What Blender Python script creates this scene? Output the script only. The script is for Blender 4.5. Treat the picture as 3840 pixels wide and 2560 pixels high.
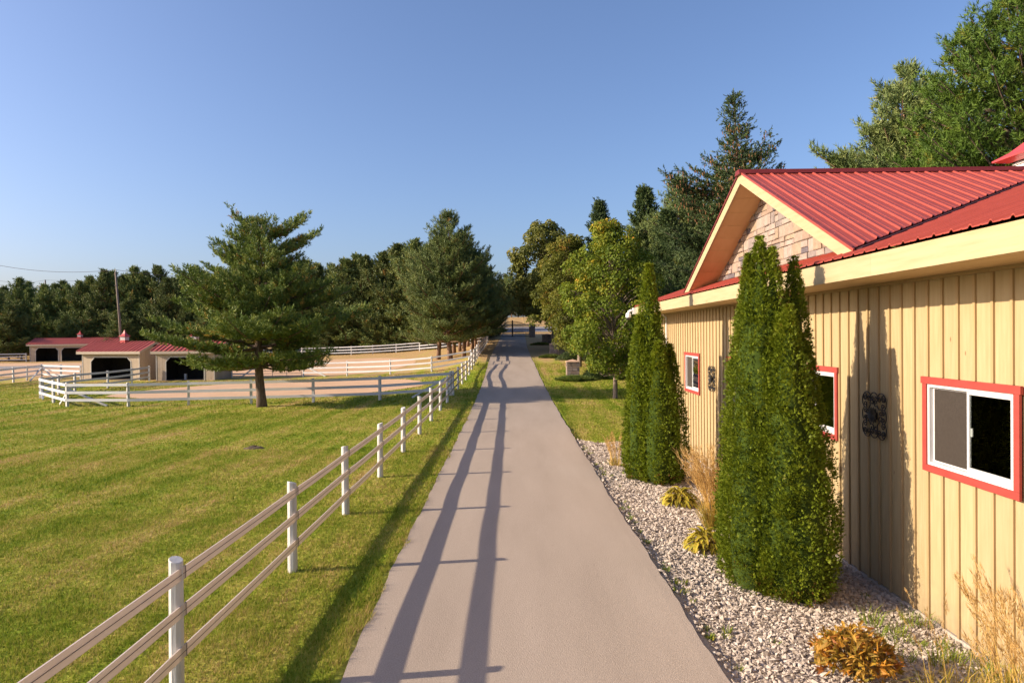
import bpy, bmesh, math, random
import numpy as np
from mathutils import Vector, Matrix, Quaternion

for o in list(bpy.data.objects):
    bpy.data.objects.remove(o)
C = bpy.context.scene.collection
random.seed(7)
RNG = np.random.default_rng(11)
R = math.radians

# ------------------------------------------------------------------ camera
cam = bpy.data.cameras.new('camera')
cam.sensor_width = 36.0
cam.lens = 24.0
cam.clip_start = 0.1
cam.clip_end = 3000
camo = bpy.data.objects.new('camera', cam)
C.objects.link(camo)
pit, yaw, rol = R(-0.564), R(0.3345), R(-0.595)
fw = Vector((-math.sin(yaw)*math.cos(pit), math.cos(yaw)*math.cos(pit), math.sin(pit)))
r0 = Vector((math.cos(yaw), math.sin(yaw), 0))
u0 = r0.cross(fw)
rr = math.cos(rol)*r0 + math.sin(rol)*u0
uu = -math.sin(rol)*r0 + math.cos(rol)*u0
camo.matrix_world = Matrix(((rr.x, uu.x, -fw.x, 0), (rr.y, uu.y, -fw.y, 0), (rr.z, uu.z, -fw.z, 3.55), (0, 0, 0, 1)))
bpy.context.scene.camera = camo

# ------------------------------------------------------------------ sky, sun, exposure
SUN_EL, SUN_AZ = R(22.5), R(8.2)            # light travels towards azimuth 8.2 deg (x axis = 0)
world = bpy.data.worlds.new('World')
bpy.context.scene.world = world
world.use_nodes = True
wn = world.node_tree
bg = wn.nodes['Background']
sky = wn.nodes.new('ShaderNodeTexSky')
sky.sky_type = 'NISHITA'
sky.sun_disc = False
sky.sun_elevation = SUN_EL
sky.sun_rotation = R(270.0 - 8.2)
sky.altitude = 200
sky.air_density = 1.0
sky.dust_density = 2.8
sky.ozone_density = 6.0
wb = wn.nodes.new('ShaderNodeMix')                 # white balance of the photograph, whole sky alike
wb.data_type = 'RGBA'; wb.blend_type = 'MULTIPLY'
wb.inputs[0].default_value = 1.0
wb.inputs[7].default_value = (1.06, 0.885, 0.845, 1)
wn.links.new(sky.outputs[0], wb.inputs[6])
wn.links.new(wb.outputs[2], bg.inputs[0])
bg.inputs[1].default_value = 0.127
sl = bpy.data.lights.new('sun', 'SUN')
sl.energy = 4.6
sl.angle = R(0.5)
sl.color = (1.0, 0.83, 0.62)
so = bpy.data.objects.new('sun', sl)
so.location = (-30, -10, 30)
so.rotation_euler = Vector((math.cos(SUN_AZ)*math.cos(SUN_EL), math.sin(SUN_AZ)*math.cos(SUN_EL), -math.sin(SUN_EL))).to_track_quat('-Z', 'Y').to_euler()
C.objects.link(so)
vs = bpy.context.scene.view_settings
vs.view_transform = 'Standard'
vs.look = 'None'
vs.gamma = 1.0
vs.exposure = 1.0
vs.use_curve_mapping = False
cy = bpy.context.scene.cycles
cy.max_bounces = 6
cy.transparent_max_bounces = 12

# ------------------------------------------------------------------ materials
def ramp_set(cr, cols):
    e = cr.color_ramp.elements
    while len(e) > 1:
        e.remove(e[-1])
    e[0].position = cols[0][0]
    e[0].color = (*cols[0][1], 1)
    for p, c in cols[1:]:
        n = e.new(p)
        n.color = (*c, 1)

def mat(name, cols, scale=5.0, detail=4.0, stretch=(1, 1, 1), rough=0.8, bump=0.0, bscale=None, rnd=0.0,
        spec=0.3, trans=0.0, attr=None, coord='Object', metallic=0.0, fine=0.0, fscale=200.0, coat=0.0, nrough=0.55):
    """cols: list of (pos, rgb) driven by noise, or by the mesh attribute `attr` mixed with noise."""
    m = bpy.data.materials.new(name)
    m.use_nodes = True
    t = m.node_tree
    N, L = t.nodes, t.links
    b = N['Principled BSDF']
    b.inputs['Roughness'].default_value = rough
    b.inputs['Specular IOR Level'].default_value = spec
    b.inputs['Metallic'].default_value = metallic
    if len(cols) == 1:
        cols = [(0, cols[0][1] if isinstance(cols[0][0], (int, float)) and len(cols[0]) == 2 else cols[0])]
    tc = N.new('ShaderNodeTexCoord')
    mp = N.new('ShaderNodeMapping')
    mp.inputs['Scale'].default_value = stretch
    if coord == 'World':
        g = N.new('ShaderNodeNewGeometry')
        L.new(g.outputs['Position'], mp.inputs['Vector'])
    else:
        L.new(tc.outputs[coord], mp.inputs['Vector'])
    nz = N.new('ShaderNodeTexNoise')
    nz.inputs['Scale'].default_value = scale
    nz.inputs['Detail'].default_value = detail
    nz.inputs['Roughness'].default_value = nrough
    L.new(mp.outputs[0], nz.inputs['Vector'])
    cr = N.new('ShaderNodeValToRGB')
    ramp_set(cr, cols)
    fac = nz.outputs[0]
    if attr:
        at = N.new('ShaderNodeAttribute')
        at.attribute_name = attr
        ad = N.new('ShaderNodeMath'); ad.operation = 'MULTIPLY_ADD'
        ad.inputs[1].default_value = 0.5
        L.new(nz.outputs[0], ad.inputs[0])
        sb = N.new('ShaderNodeMath'); sb.operation = 'SUBTRACT'
        L.new(at.outputs['Fac'], sb.inputs[0]); sb.inputs[1].default_value = 0.25
        L.new(sb.outputs[0], ad.inputs[2])
        fac = ad.outputs[0]
    L.new(fac, cr.inputs[0])
    col = cr.outputs[0]
    if rnd > 0:
        oi = N.new('ShaderNodeObjectInfo')
        mr = N.new('ShaderNodeMapRange')
        mr.inputs[3].default_value = 1 - rnd
        mr.inputs[4].default_value = 1 + rnd
        L.new(oi.outputs['Random'], mr.inputs[0])
        mx = N.new('ShaderNodeMix'); mx.data_type = 'RGBA'; mx.blend_type = 'MULTIPLY'
        mx.inputs[0].default_value = 1
        L.new(col, mx.inputs[6]); L.new(mr.outputs[0], mx.inputs[7])
        col = mx.outputs[2]
    if fine > 0:
        n2 = N.new('ShaderNodeTexNoise')
        n2.inputs['Scale'].default_value = fscale
        n2.inputs['Detail'].default_value = 2
        L.new(mp.inputs['Vector'].links[0].from_socket, n2.inputs['Vector'])
        mr = N.new('ShaderNodeMapRange')
        mr.inputs[1].default_value = 0.3; mr.inputs[2].default_value = 0.7
        mr.inputs[3].default_value = 1 - fine; mr.inputs[4].default_value = 1 + fine
        L.new(n2.outputs[0], mr.inputs[0])
        mx = N.new('ShaderNodeMix'); mx.data_type = 'RGBA'; mx.blend_type = 'MULTIPLY'
        mx.inputs[0].default_value = 1
        L.new(col, mx.inputs[6]); L.new(mr.outputs[0], mx.inputs[7])
        col = mx.outputs[2]
    L.new(col, b.inputs['Base Color'])
    if bump > 0:
        bp = N.new('ShaderNodeBump')
        bp.inputs['Strength'].default_value = bump
        bp.inputs['Distance'].default_value = 0.02
        n3 = N.new('ShaderNodeTexNoise')
        n3.inputs['Scale'].default_value = bscale or scale*4
        n3.inputs['Detail'].default_value = 5
        L.new(mp.outputs[0], n3.inputs['Vector'])
        L.new(n3.outputs[0], bp.inputs['Height'])
        L.new(bp.outputs[0], b.inputs['Normal'])
    if trans > 0:
        tr = N.new('ShaderNodeBsdfTranslucent')
        L.new(col, tr.inputs[0])
        ms = N.new('ShaderNodeMixShader')
        ms.inputs[0].default_value = trans
        L.new(b.outputs[0], ms.inputs[1]); L.new(tr.outputs[0], ms.inputs[2])
        L.new(ms.outputs[0], N['Material Output'].inputs[0])
    return m

def glass(name, tint, mixf=0.12, rough=0.0):
    m = bpy.data.materials.new(name)
    m.use_nodes = True
    t = m.node_tree; N, L = t.nodes, t.links
    N.remove(N['Principled BSDF'])
    tr = N.new('ShaderNodeBsdfTransparent'); tr.inputs[0].default_value = (*tint, 1)
    gl = N.new('ShaderNodeBsdfGlossy'); gl.inputs['Roughness'].default_value = rough
    fr = N.new('ShaderNodeFresnel'); fr.inputs[0].default_value = 1.85
    ms = N.new('ShaderNodeMixShader')
    L.new(fr.outputs[0], ms.inputs[0]); L.new(tr.outputs[0], ms.inputs[1]); L.new(gl.outputs[0], ms.inputs[2])
    L.new(ms.outputs[0], N['Material Output'].inputs[0])
    return m

M = {}
M['siding'] = mat('stained_siding', [(0.22, (0.315, 0.232, 0.118)), (0.5, (0.355, 0.272, 0.148)), (0.78, (0.395, 0.310, 0.178))], 6, stretch=(1, 3.0, 0.25), rough=0.75, rnd=0.05, bump=0.12, bscale=30)
M['batten'] = mat('stained_batten', [(0.25, (0.31, 0.215, 0.105)), (0.7, (0.355, 0.255, 0.132))], 6, stretch=(3, 3, 0.25), rough=0.75, rnd=0.05)
M['fascia'] = mat('cream_fascia_board', [(0.2, (0.34, 0.262, 0.14)), (0.5, (0.39, 0.31, 0.18)), (0.8, (0.42, 0.34, 0.205))], 5, stretch=(2, 0.25, 3), rough=0.7, rnd=0.03, bump=0.1, bscale=30)
M['soffit'] = mat('soffit_board', [(0.3, (0.50, 0.345, 0.165)), (0.7, (0.55, 0.39, 0.20))], 4, stretch=(2, 0.3, 1), rough=0.7, rnd=0.04)
M['roof'] = mat('red_steel_roof', [(0.3, (0.285, 0.050, 0.032)), (0.7, (0.335, 0.061, 0.040))], 3, rough=0.45, spec=0.4, rnd=0.03, fine=0.06, fscale=40)
M['ridge'] = mat('red_ridge_cap', [(0.3, (0.13, 0.018, 0.018)), (0.7, (0.16, 0.022, 0.020))], 3, rough=0.5, spec=0.3)
M['valleyshade'] = mat('valley_shade_colour', [(0.5, (0.030, 0.010, 0.012))], rough=0.6)  # shade of the roof valley gap, put in as colour
M['screw'] = mat('screw_head', [(0.5, (0.5, 0.2, 0.18))], rough=0.4)
M['redtrim'] = mat('red_window_trim', [(0.3, (0.265, 0.040, 0.032)), (0.7, (0.31, 0.050, 0.040))], 8, stretch=(1, 0.4, 1), rough=0.6)
M['vinyl'] = mat('white_vinyl', [(0.3, (0.50, 0.50, 0.50)), (0.7, (0.54, 0.54, 0.54))], 4, rough=0.4)
M['glass'] = glass('window_glass', (0.75, 0.80, 0.80))
M['screen'] = mat('insect_screen', [(0.3, (0.040, 0.033, 0.029)), (0.7, (0.052, 0.044, 0.038))], 30, rough=0.35, spec=0.5, fine=0.1, fscale=300)
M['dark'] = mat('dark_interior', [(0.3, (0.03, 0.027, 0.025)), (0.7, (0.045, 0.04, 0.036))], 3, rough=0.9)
M['iron'] = mat('black_iron', [(0.3, (0.012, 0.012, 0.013)), (0.7, (0.03, 0.026, 0.024))], 20, rough=0.5)
M['concrete'] = mat('concrete', [(0.3, (0.34, 0.29, 0.25)), (0.7, (0.44, 0.38, 0.33))], 6, rough=0.9, bump=0.2)
M['stone'] = []
for i, c in enumerate([(0.56, 0.42, 0.29), (0.52, 0.36, 0.24), (0.60, 0.46, 0.34), (0.42, 0.34, 0.27), (0.30, 0.25, 0.22), (0.58, 0.42, 0.26), (0.24, 0.20, 0.19)]):
    c = (c[0]*.58, c[1]*.60, c[2]*.70); d = tuple(v*0.70 for v in c)
    M['stone'].append(mat('veneer_stone', [(0.3, d), (0.7, c)], 7, rough=0.9, bump=0.5, bscale=18, fine=0.08, fscale=60))
M['mortar'] = mat('dark_mortar', [(0.5, (0.11, 0.085, 0.07))], rough=0.95)
M['post'] = mat('white_painted_post', [(0.28, (0.34, 0.31, 0.27)), (0.42, (0.50, 0.49, 0.47)), (0.7, (0.56, 0.555, 0.55))], 9, stretch=(1, 1, 0.18), rough=0.7, bump=0.2, rnd=0.04)
M['rail'] = mat('white_flex_rail', [(0.3, (0.66, 0.58, 0.52)), (0.7, (0.70, 0.62, 0.565))], 2, rough=0.45, trans=0.30)
M['board'] = mat('white_fence_board', [(0.3, (0.50, 0.50, 0.51)), (0.7, (0.60, 0.60, 0.61))], 5, stretch=(0.3, 0.3, 2), rough=0.65, rnd=0.05)
M['wire'] = mat('dark_wire', [(0.5, (0.12, 0.10, 0.10))], rough=0.6)
M['asphalt'] = mat('asphalt', [(0.2, (0.290, 0.236, 0.190)), (0.45, (0.342, 0.280, 0.227)), (0.55, (0.354, 0.290, 0.236)), (0.8, (0.394, 0.325, 0.266))], 1.1, detail=7, stretch=(1, .16, 1), rough=0.95, fine=0.22, fscale=80, bump=0.3, bscale=150, coord='World', spec=0.12)
M['sand'] = mat('orange_sand', [(0.25, (0.44, 0.27, 0.155)), (0.5, (0.51, 0.325, 0.195)), (0.8, (0.56, 0.37, 0.23))], 0.5, detail=6, stretch=(1, 2.2, 1), rough=0.95, bump=0.4, bscale=3, coord='World', fine=0.08, fscale=9)
M['gravelbed'] = mat('gravel_soil', [(0.3, (0.30, 0.25, 0.205)), (0.7, (0.42, 0.355, 0.30))], 40, rough=1.0, bump=0.6, coord='World')
M['pebble'] = mat('river_rock', [(0.0, (0.32, 0.26, 0.205)), (0.35, (0.40, 0.335, 0.275)), (0.7, (0.46, 0.39, 0.325)), (1.0, (0.52, 0.45, 0.385))], 6, rough=0.85, attr='rnd', bump=0.3, bscale=40)
M['lane'] = mat('grey_ground', [(0.3, (0.20, 0.19, 0.19)), (0.7, (0.27, 0.255, 0.25))], 2, rough=0.95, coord='World')
M['bark'] = mat('pine_bark', [(0.3, (0.075, 0.052, 0.038)), (0.55, (0.15, 0.105, 0.078)), (0.75, (0.21, 0.16, 0.125))], 9, stretch=(1.5, 1.5, 0.35), rough=0.95, bump=1.0, bscale=22)
M['redbark'] = mat('scots_pine_bark', [(0.3, (0.12, 0.072, 0.048)), (0.7, (0.24, 0.15, 0.10))], 6, stretch=(1.5, 1.5, 0.4), rough=0.95, bump=0.8)
M['greybark'] = mat('maple_bark', [(0.3, (0.17, 0.13, 0.10)), (0.7, (0.27, 0.21, 0.165))], 8, stretch=(1.5, 1.5, 0.3), rough=0.9, bump=0.6)

def leafmat(name, cols, trans=0.3, scale=0.6, rnd=0.12, rough=0.6, spec=0.25):
    k = 1.25 if name in ('woodland_needles', 'scots_pine_needles', 'pine_needles') else .74 if name == 'cedar_sprays' else 1.0
    kr = 1.0
    if name in ('woodland_needles', 'scots_pine_needles', 'pine_needles'): kr = 1.10; k *= 1.12; trans = .12
    if name in ('spruce_needles', 'bright_pine_needles'): k *= .84; trans = .10
    cols = [(q, (c[0]*1.42*k*kr, c[1]*1.34*k, c[2]*0.95*k)) for q, c in cols]
    return mat(name, cols, scale, detail=3, rough=rough, rnd=rnd, trans=trans, attr='rnd', spec=spec)
M['pine'] = leafmat('pine_needles', [(0.0, (0.032, 0.062, 0.020)), (0.45, (0.070, 0.112, 0.034)), (0.75, (0.120, 0.150, 0.045)), (0.95, (0.20, 0.135, 0.040))], 0.3)
M['scots'] = leafmat('scots_pine_needles', [(0.0, (0.040, 0.070, 0.034)), (0.45, (0.075, 0.115, 0.050)), (0.78, (0.112, 0.148, 0.062)), (0.99, (0.17, 0.12, 0.050))], 0.28)
M['wood'] = leafmat('woodland_needles', [(0.0, (0.032, 0.060, 0.028)), (0.45, (0.066, 0.100, 0.042)), (0.8, (0.105, 0.130, 0.048)), (0.97, (0.17, 0.11, 0.04))], 0.25, rnd=0.25)
M['spruce'] = leafmat('spruce_needles', [(0.0, (0.028, 0.055, 0.028)), (0.5, (0.062, 0.100, 0.046)), (0.9, (0.110, 0.140, 0.065))], 0.22)
M['whitepine'] = leafmat('bright_pine_needles', [(0.0, (0.035, 0.075, 0.015)), (0.5, (0.070, 0.130, 0.022)), (0.85, (0.110, 0.165, 0.032)), (0.99, (0.26, 0.16, 0.035))], 0.3)
M['thuja'] = leafmat('cedar_sprays', [(0.0, (0.075, 0.120, 0.010)), (0.4, (0.145, 0.205, 0.014)), (0.75, (0.200, 0.245, 0.020)), (0.93, (0.20, 0.155, 0.028)), (1.0, (0.20, 0.10, 0.035))], 0.35, scale=2.5)
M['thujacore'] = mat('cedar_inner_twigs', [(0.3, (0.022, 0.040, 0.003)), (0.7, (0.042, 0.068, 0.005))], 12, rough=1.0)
M['maple'] = leafmat('maple_leaves', [(0.0, (0.062, 0.100, 0.014)), (0.4, (0.112, 0.158, 0.020)), (0.7, (0.20, 0.22, 0.028)), (0.88, (0.36, 0.27, 0.035)), (1.0, (0.40, 0.17, 0.04))], 0.38, scale=0.9)
M['maple2'] = leafmat('maple_leaves_green', [(0.0, (0.065, 0.085, 0.018)), (0.45, (0.115, 0.135, 0.024)), (0.75, (0.18, 0.17, 0.034)), (0.95, (0.33, 0.18, 0.05))], 0.35, scale=0.9)
M['oak'] = leafmat('oak_leaves', [(0.0, (0.075, 0.092, 0.026)), (0.5, (0.125, 0.140, 0.040)), (0.85, (0.19, 0.18, 0.055)), (1.0, (0.18, 0.13, 0.05))], 0.3, scale=0.6)
M['cone'] = mat('spruce_cones', [(0.3, (0.15, 0.075, 0.035)), (0.7, (0.24, 0.125, 0.06))], 5, rough=0.9)
M['juniper'] = leafmat('juniper_needles', [(0.0, (0.040, 0.075, 0.022)), (0.5, (0.080, 0.125, 0.030)), (0.9, (0.15, 0.17, 0.045))], 0.25)
M['hosta'] = leafmat('hosta_leaf', [(0.15, (0.09, 0.15, 0.02)), (0.42, (0.22, 0.22, 0.03)), (0.62, (0.33, 0.23, 0.045)), (0.85, (0.30, 0.14, 0.04))], 0.35, scale=7, rnd=0.4)
M['peony'] = leafmat('peony_leaf', [(0.15, (0.10, 0.105, 0.02)), (0.38, (0.22, 0.15, 0.03)), (0.6, (0.31, 0.17, 0.045)), (0.85, (0.19, 0.08, 0.035))], 0.3, scale=7, rnd=0.5)
M['peonyin'] = leafmat('peony_inner_leaf', [(0.0, (0.10, 0.10, 0.02)), (0.4, (0.24, 0.15, 0.025)), (0.75, (0.36, 0.17, 0.03)), (1.0, (0.20, 0.07, 0.025))], 0.3, scale=6)
M['stem'] = mat('plant_stem', [(0.3, (0.16, 0.12, 0.04)), (0.7, (0.25, 0.17, 0.06))], 9, rough=0.8)
M['plume'] = leafmat('dry_plumes', [(0.0, (0.27, 0.175, 0.085)), (0.5, (0.37, 0.25, 0.13)), (1.0, (0.44, 0.33, 0.19))], 0.35)
M['reed'] = leafmat('reed_stalks', [(0.0, (0.14, 0.15, 0.035)), (0.45, (0.34, 0.25, 0.075)), (1.0, (0.52, 0.35, 0.14))], 0.3)
M['weed'] = leafmat('weed_leaves', [(0.0, (0.06, 0.11, 0.015)), (0.6, (0.15, 0.2, 0.03)), (1.0, (0.3, 0.25, 0.05))], 0.3)
M['shedwall'] = mat('shed_siding', [(0.3, (0.36, 0.285, 0.205)), (0.7, (0.42, 0.335, 0.245))], 5, stretch=(2, 2, 0.3), rough=0.8, rnd=0.05)
M['shedtrim'] = mat('grey_shed_trim', [(0.3, (0.36, 0.34, 0.30)), (0.7, (0.44, 0.42, 0.38))], 5, rough=0.7)
M['shedfascia'] = mat('shed_fascia', [(0.3, (0.36, 0.295, 0.225)), (0.7, (0.42, 0.345, 0.265))], 5, rough=0.7)
M['shedroof'] = mat('shed_red_roof', [(0.3, (0.33, 0.070, 0.058)), (0.7, (0.39, 0.085, 0.070))], 2, rough=0.55, spec=0.3, rnd=0.03)
M['louver'] = mat('white_louver', [(0.5, (0.72, 0.70, 0.68))], rough=0.6)
M['cupred'] = mat('cupola_red', [(0.3, (0.40, 0.045, 0.045)), (0.7, (0.46, 0.055, 0.05))], 3, rough=0.4, spec=0.5)
M['pole'] = mat('weathered_pole', [(0.3, (0.13, 0.10, 0.085)), (0.7, (0.22, 0.18, 0.15))], 4, stretch=(2, 2, 0.2), rough=0.9)
M['steel'] = mat('galvanised_tube', [(0.3, (0.24, 0.22, 0.21)), (0.7, (0.32, 0.30, 0.28))], 5, rough=0.5, metallic=0.4)
M['plastic'] = mat('white_plastic', [(0.5, (0.80, 0.79, 0.78))], rough=0.35)
M['lens'] = mat('dark_dome', [(0.5, (0.02, 0.018, 0.02))], rough=0.1, spec=0.6)
M['cap'] = mat('sandstone_cap', [(0.3, (0.44, 0.28, 0.18)), (0.7, (0.52, 0.35, 0.23))], 6, rough=0.9, bump=0.2)
M['mole'] = mat('mound_soil', [(0.3, (0.07, 0.05, 0.035)), (0.7, (0.12, 0.09, 0.06))], 9, rough=1.0, bump=.6)
M['dirt'] = mat('shed_dirt_floor', [(0.3, (0.16, 0.115, 0.08)), (0.7, (0.23, 0.17, 0.12))], 4, rough=1.0)

def spots(m, scale, size, colr, stretch=(1, 1, 1), soft=.03, density=.55):
    """sparse small marks (knots, stains, dark grit) laid over a material"""
    t = m.node_tree; N, L = t.nodes, t.links
    b = N['Principled BSDF']; src = b.inputs['Base Color'].links[0].from_socket
    g = N.new('ShaderNodeNewGeometry'); mp = N.new('ShaderNodeMapping'); mp.inputs['Scale'].default_value = stretch
    L.new(g.outputs['Position'], mp.inputs[0])
    v = N.new('ShaderNodeTexVoronoi'); v.inputs['Scale'].default_value = scale
    L.new(mp.outputs[0], v.inputs['Vector'])
    mr = N.new('ShaderNodeMapRange'); mr.inputs[1].default_value = size; mr.inputs[2].default_value = size+soft
    mr.inputs[3].default_value = 1; mr.inputs[4].default_value = 0
    L.new(v.outputs['Distance'], mr.inputs[0])
    sp = N.new('ShaderNodeSeparateColor'); L.new(v.outputs['Color'], sp.inputs[0])
    gt = N.new('ShaderNodeMath'); gt.operation = 'GREATER_THAN'; gt.inputs[1].default_value = density
    L.new(sp.outputs[0], gt.inputs[0])
    mu = N.new('ShaderNodeMath'); mu.operation = 'MULTIPLY'; L.new(mr.outputs[0], mu.inputs[0]); L.new(gt.outputs[0], mu.inputs[1])
    mx = N.new('ShaderNodeMix'); mx.data_type = 'RGBA'
    L.new(mu.outputs[0], mx.inputs[0]); L.new(src, mx.inputs[6]); mx.inputs[7].default_value = (*colr, 1)
    L.new(mx.outputs[2], b.inputs['Base Color'])
def splash(m, z0, z1, colr, amt):
    """rain splash and dust on the lowest part of a wall"""
    t = m.node_tree; N, L = t.nodes, t.links
    b = N['Principled BSDF']; src = b.inputs['Base Color'].links[0].from_socket
    g = N.new('ShaderNodeNewGeometry'); sp = N.new('ShaderNodeSeparateXYZ'); L.new(g.outputs['Position'], sp.inputs[0])
    n = N.new('ShaderNodeTexNoise'); n.inputs['Scale'].default_value = 5; n.inputs['Detail'].default_value = 5
    L.new(g.outputs['Position'], n.inputs['Vector'])
    ad = N.new('ShaderNodeMath'); ad.operation = 'MULTIPLY_ADD'; ad.inputs[1].default_value = .9; L.new(n.outputs[0], ad.inputs[0]); L.new(sp.outputs[2], ad.inputs[2])
    mr = N.new('ShaderNodeMapRange'); mr.inputs[1].default_value = z0+.45; mr.inputs[2].default_value = z1+.45; mr.inputs[3].default_value = amt; mr.inputs[4].default_value = 0
    L.new(ad.outputs[0], mr.inputs[0])
    mx = N.new('ShaderNodeMix'); mx.data_type = 'RGBA'
    L.new(mr.outputs[0], mx.inputs[0]); L.new(src, mx.inputs[6]); mx.inputs[7].default_value = (*colr, 1)
    L.new(mx.outputs[2], b.inputs['Base Color'])
splash(M['siding'], -.25, .25, (0.20, 0.15, 0.10), .45)
splash(M['batten'], -.25, .25, (0.18, 0.13, 0.09), .45)
spots(M['siding'], 2.2, .03, (0.20, 0.12, 0.06), (1, 1.6, .7), .03, .62)
spots(M['fascia'], 1.9, .035, (0.24, 0.15, 0.075), (1, .7, 2.2), .05, .45)
spots(M['asphalt'], 5.0, .035, (0.10, 0.085, 0.075), (1, 1, 1), .02, .72)
spots(M['post'], 3.5, .04, (0.30, 0.25, 0.20), (1.6, 1.6, .5), .06, .6)

def lawn_material(name, blades):
    m = bpy.data.materials.new(name)
    m.use_nodes = True
    t = m.node_tree; N, L = t.nodes, t.links
    b = N['Principled BSDF']
    b.inputs['Roughness'].default_value = 0.75
    b.inputs['Specular IOR Level'].default_value = 0.05
    g = N.new('ShaderNodeNewGeometry')
    def noise(sc, det, stretch=None, rot=0):
        mp = N.new('ShaderNodeMapping')
        if stretch: mp.inputs['Scale'].default_value = stretch
        mp.inputs['Rotation'].default_value = (0, 0, rot)
        L.new(g.outputs['Position'], mp.inputs[0])
        n = N.new('ShaderNodeTexNoise'); n.inputs['Scale'].default_value = sc; n.inputs['Detail'].default_value = det
        L.new(mp.outputs[0], n.inputs['Vector'])
        return n.outputs[0]
    def math_(op, a, c=None, v=None):
        n = N.new('ShaderNodeMath'); n.operation = op
        if hasattr(a, 'links'): L.new(a, n.inputs[0])
        else: n.inputs[0].default_value = a
        if c is not None:
            if hasattr(c, 'links'): L.new(c, n.inputs[1])
            else: n.inputs[1].default_value = c
        return n.outputs[0]
    stripes = noise(0.5, 2, (2.4, 0.16, 1), R(-57+90))       # streaks along the mowing direction
    patches = noise(0.33, 5)
    small = noise(2.6, 4)
    sep = N.new('ShaderNodeSeparateXYZ'); L.new(g.outputs['Position'], sep.inputs[0])
    far = N.new('ShaderNodeMapRange'); far.inputs[1].default_value = 50; far.inputs[2].default_value = 75
    far.inputs[3].default_value = 0; far.inputs[4].default_value = 0.36
    L.new(sep.outputs[1], far.inputs[0])
    s = math_('ADD', math_('MULTIPLY', stripes, 0.66), math_('MULTIPLY', patches, 0.50))
    tiny = noise(9.0, 3)
    s = math_('ADD', s, math_('MULTIPLY', small, 0.32))
    s = math_('ADD', s, math_('MULTIPLY', tiny, 0.20)); s = math_('SUBTRACT', s, 0.095)
    s = math_('ADD', s, far.outputs[0])
    if blades:
        at = N.new('ShaderNodeAttribute'); at.attribute_name = 'rnd'
        s = math_('ADD', s, math_('MULTIPLY', at.outputs['Fac'], 0.36))
        s = math_('SUBTRACT', s, 0.18)
    cr = N.new('ShaderNodeValToRGB')
    ramp_set(cr, [(0.52, (0.100, 0.160, 0.012)), (0.67, (0.188, 0.238, 0.022)), (0.80, (0.295, 0.285, 0.048)), (0.93, (0.400, 0.315, 0.105)), (1.0, (0.42, 0.28, 0.13))])
    L.new(s, cr.inputs[0])
    L.new(cr.outputs[0], b.inputs['Base Color'])
    if blades:
        tr = N.new('ShaderNodeBsdfTranslucent'); L.new(cr.outputs[0], tr.inputs[0])
        ms = N.new('ShaderNodeMixShader'); ms.inputs[0].default_value = 0.4
        L.new(b.outputs[0], ms.inputs[1]); L.new(tr.outputs[0], ms.inputs[2])
        L.new(ms.outputs[0], N['Material Output'].inputs[0])
    else:
        bp = N.new('ShaderNodeBump'); bp.inputs['Strength'].default_value = 1.0; bp.inputs['Distance'].default_value = 0.06
        L.new(noise(9, 6), bp.inputs['Height']); L.new(bp.outputs[0], b.inputs['Normal'])
    return m
M['lawn'] = lawn_material('lawn_ground', False)
M['blade'] = lawn_material('grass_blades', True)

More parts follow.
